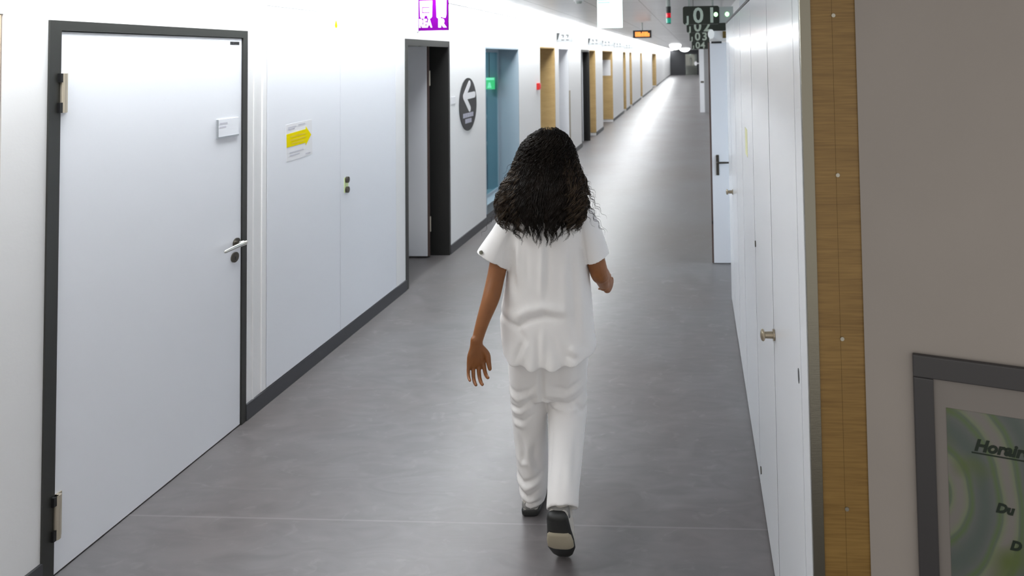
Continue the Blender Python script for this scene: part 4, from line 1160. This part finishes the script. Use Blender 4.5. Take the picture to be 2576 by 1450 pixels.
sk = MB().tube([Vector((-0.542, 2.508, 0.275)), Vector((-0.542, 2.500, 0.25)), RX @ Vector((0, 0.055, 0.100)), RX @ Vector((0, 0.058, 0.075))], [(0.036, 0.037), (0.038, 0.040), (0.038, 0.042), (0.033, 0.038)], 20)
sk.build('sock', 'shoe', person, smooth=True)

# hair: a core volume under hundreds of curls
hb = MB()
def hr(z, cx, cy, rx, ry):
    return ring(z, cx, cy, rx, ry, 32, 2.0)
hb.loft([hr(1.315, -0.650, 2.690, 0.090, 0.018), hr(1.34, -0.652, 2.702, 0.122, 0.045), hr(1.40, -0.654, 2.735, 0.138, 0.078), hr(1.46, -0.656, 2.768, 0.128, 0.100),
         hr(1.52, -0.658, 2.790, 0.112, 0.106), hr(1.57, -0.658, 2.800, 0.098, 0.102), hr(1.605, -0.657, 2.805, 0.074, 0.086), hr(1.624, -0.655, 2.805, 0.045, 0.055), hr(1.631, -0.655, 2.805, 0.015, 0.02)])
rng = np.random.default_rng(7)
V, F = [], []
nv = 0
def curl(path, rad, turns, phase, r0, amp0=0.35):
    """helical strand around a path; returns nothing, appends a thin 4 sided tube"""
    global nv
    P = np.array(path)
    n = len(P)
    T = np.gradient(P, axis=0); T /= np.linalg.norm(T, axis=1)[:, None] + 1e-9
    A = np.cross(T, np.array([0.3, 1.0, 0.2])); A /= np.linalg.norm(A, axis=1)[:, None] + 1e-9
    B = np.cross(T, A)
    tt = np.linspace(0, 1, n)
    am = rad * (amp0 + (1 - amp0) * np.minimum(1, tt * 1.6))
    ph = phase + tt * turns * 2 * PI
    C = P + A * (am * np.cos(ph))[:, None] + B * (am * np.sin(ph))[:, None]
    T = np.gradient(C, axis=0); T /= np.linalg.norm(T, axis=1)[:, None] + 1e-9
    A = np.cross(T, np.array([0.1, 0.2, 1.0])); A /= np.linalg.norm(A, axis=1)[:, None] + 1e-9
    B = np.cross(T, A)
    rr = r0 * np.minimum(1, 0.5 + 3 * tt) * (1 - 0.75 * tt ** 3)
    for k in range(4):
        a = PI / 2 * k
        V.append(C + (A * math.cos(a) + B * math.sin(a)) * rr[:, None])
    for i in range(n - 1):
        for k in range(4):
            k2 = (k + 1) % 4
            F.append((nv + k * n + i, nv + k2 * n + i, nv + k2 * n + i + 1, nv + k * n + i + 1))
    nv += 4 * n
# envelope of the hair mass: height -> centre x, centre y, half width, half depth
EZs = np.array([1.18, 1.23, 1.28, 1.34, 1.40, 1.46, 1.52, 1.57, 1.605, 1.640])
ECX = np.array([-0.650, -0.650, -0.650, -0.652, -0.654, -0.656, -0.658, -0.658, -0.655, -0.650])
ECY = np.array([2.655, 2.660, 2.668, 2.690, 2.728, 2.762, 2.786, 2.798, 2.803, 2.803])
ERX = np.array([0.130, 0.160, 0.182, 0.192, 0.178, 0.152, 0.132, 0.114, 0.085, 0.030])
ERY = np.array([0.030, 0.038, 0.052, 0.075, 0.100, 0.116, 0.120, 0.115, 0.090, 0.03])
def env(z, a, k):
    cx, cy = np.interp(z, EZs, ECX), np.interp(z, EZs, ECY)
    return np.array([cx + np.interp(z, EZs, ERX) * k * math.cos(a), cy + np.interp(z, EZs, ERY) * k * math.sin(a), z])
LIGHTF = []
for i in range(250):                                       # wavy locks, each a bundle of strands closing to a point
    a0 = PI * 1.5 + (i / 249 - 0.5) * PI * 1.18 + rng.normal(0, 0.05)
    layer = rng.uniform(0, 1)
    z0 = 1.638 - 0.24 * layer ** 1.3
    k = 0.83 + 0.17 * layer + rng.uniform(-0.05, 0.05)
    side = abs(math.cos(a0))
    long_ = rng.uniform() < 0.42
    zend = (rng.uniform(1.160, 1.235) if long_ else rng.uniform(1.25, 1.37)) + 0.055 * side ** 2
    zend = min(zend, z0 - 0.10)
    drift = rng.normal(0, 0.10)
    n = 30
    length = z0 - zend
    R0, T0, P0 = rng.uniform(0.004, 0.009) * (0.65 + 1.1 * side), length / (rng.uniform(0.055, 0.090) - 0.020 * side), rng.uniform(0, 6.28)
    for q in range(22):
        oa, ok, oe = rng.normal(0, 0.085), rng.normal(0, 0.024), rng.uniform(0, 0.06)
        path = []
        for j in range(n):
            t = j / (n - 1)
            close = 1 - 0.90 * t ** 1.2
            z = z0 + (zend + oe - z0) * t
            path.append(env(z, a0 + drift * t * t + oa * close, k + ok * close + 0.03 * t))
        f0 = len(F)
        curl(path, R0 * rng.uniform(0.8, 1.2), T0 * (length - oe) / length, P0 + rng.normal(0, 0.5), rng.uniform(0.0009, 0.0016))
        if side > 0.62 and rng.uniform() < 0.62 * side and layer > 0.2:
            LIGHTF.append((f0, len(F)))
for i in range(700):                                       # crown, over the top and to the front
    a0 = rng.uniform(0, 2 * PI)
    z0 = rng.uniform(1.60, 1.642)
    n = 26
    zend = rng.uniform(1.42, 1.54)
    path = [env(z0 + (zend - z0) * (j / (n - 1)), a0, rng.uniform(0.985, 1.0) * (0.93 + 0.07 * j / (n - 1))) for j in range(n)]
    path = [np.array(p) for p in path]
    curl(path, rng.uniform(0.006, 0.012), (z0 - zend) / rng.uniform(0.028, 0.045), rng.uniform(0, 6.28), rng.uniform(0.0010, 0.0018), 0.8)
for i in range(80):                                        # loose fly-away curls at the sides and tips
    sd = rng.choice([-1, 1])
    a0 = PI if sd < 0 else 2 * PI
    a0 += rng.uniform(-0.5, 0.25) if sd > 0 else rng.uniform(-0.25, 0.5)
    z0 = rng.uniform(1.36, 1.56)
    p = env(z0, a0, 0.93)
    dv = np.array([sd * rng.uniform(0.15, 0.55), rng.uniform(-0.3, 0.1), -1.0])
    ln = rng.uniform(0.08, 0.17)
    n = 28
    path = [p + dv * ln * (j / (n - 1)) + np.array([sd * 0.02 * (j / (n - 1)) ** 2, 0, 0]) for j in range(n)]
    curl(path, rng.uniform(0.004, 0.008), ln / rng.uniform(0.025, 0.04), rng.uniform(0, 6.28), rng.uniform(0.0007, 0.0012))
VV = np.concatenate(V)
# strands are appended k-major per curl; index layout matches F
hb.add([tuple(p) for p in VV], F)
NF = len(hb.f) - len(F)
hair = hb.build('hair', 'hair', person, smooth=True)
hair.data.materials.append(M['hair_lit'])
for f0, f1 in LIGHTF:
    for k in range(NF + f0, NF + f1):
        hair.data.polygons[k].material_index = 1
hair['label'] = 'long dark brown curls'
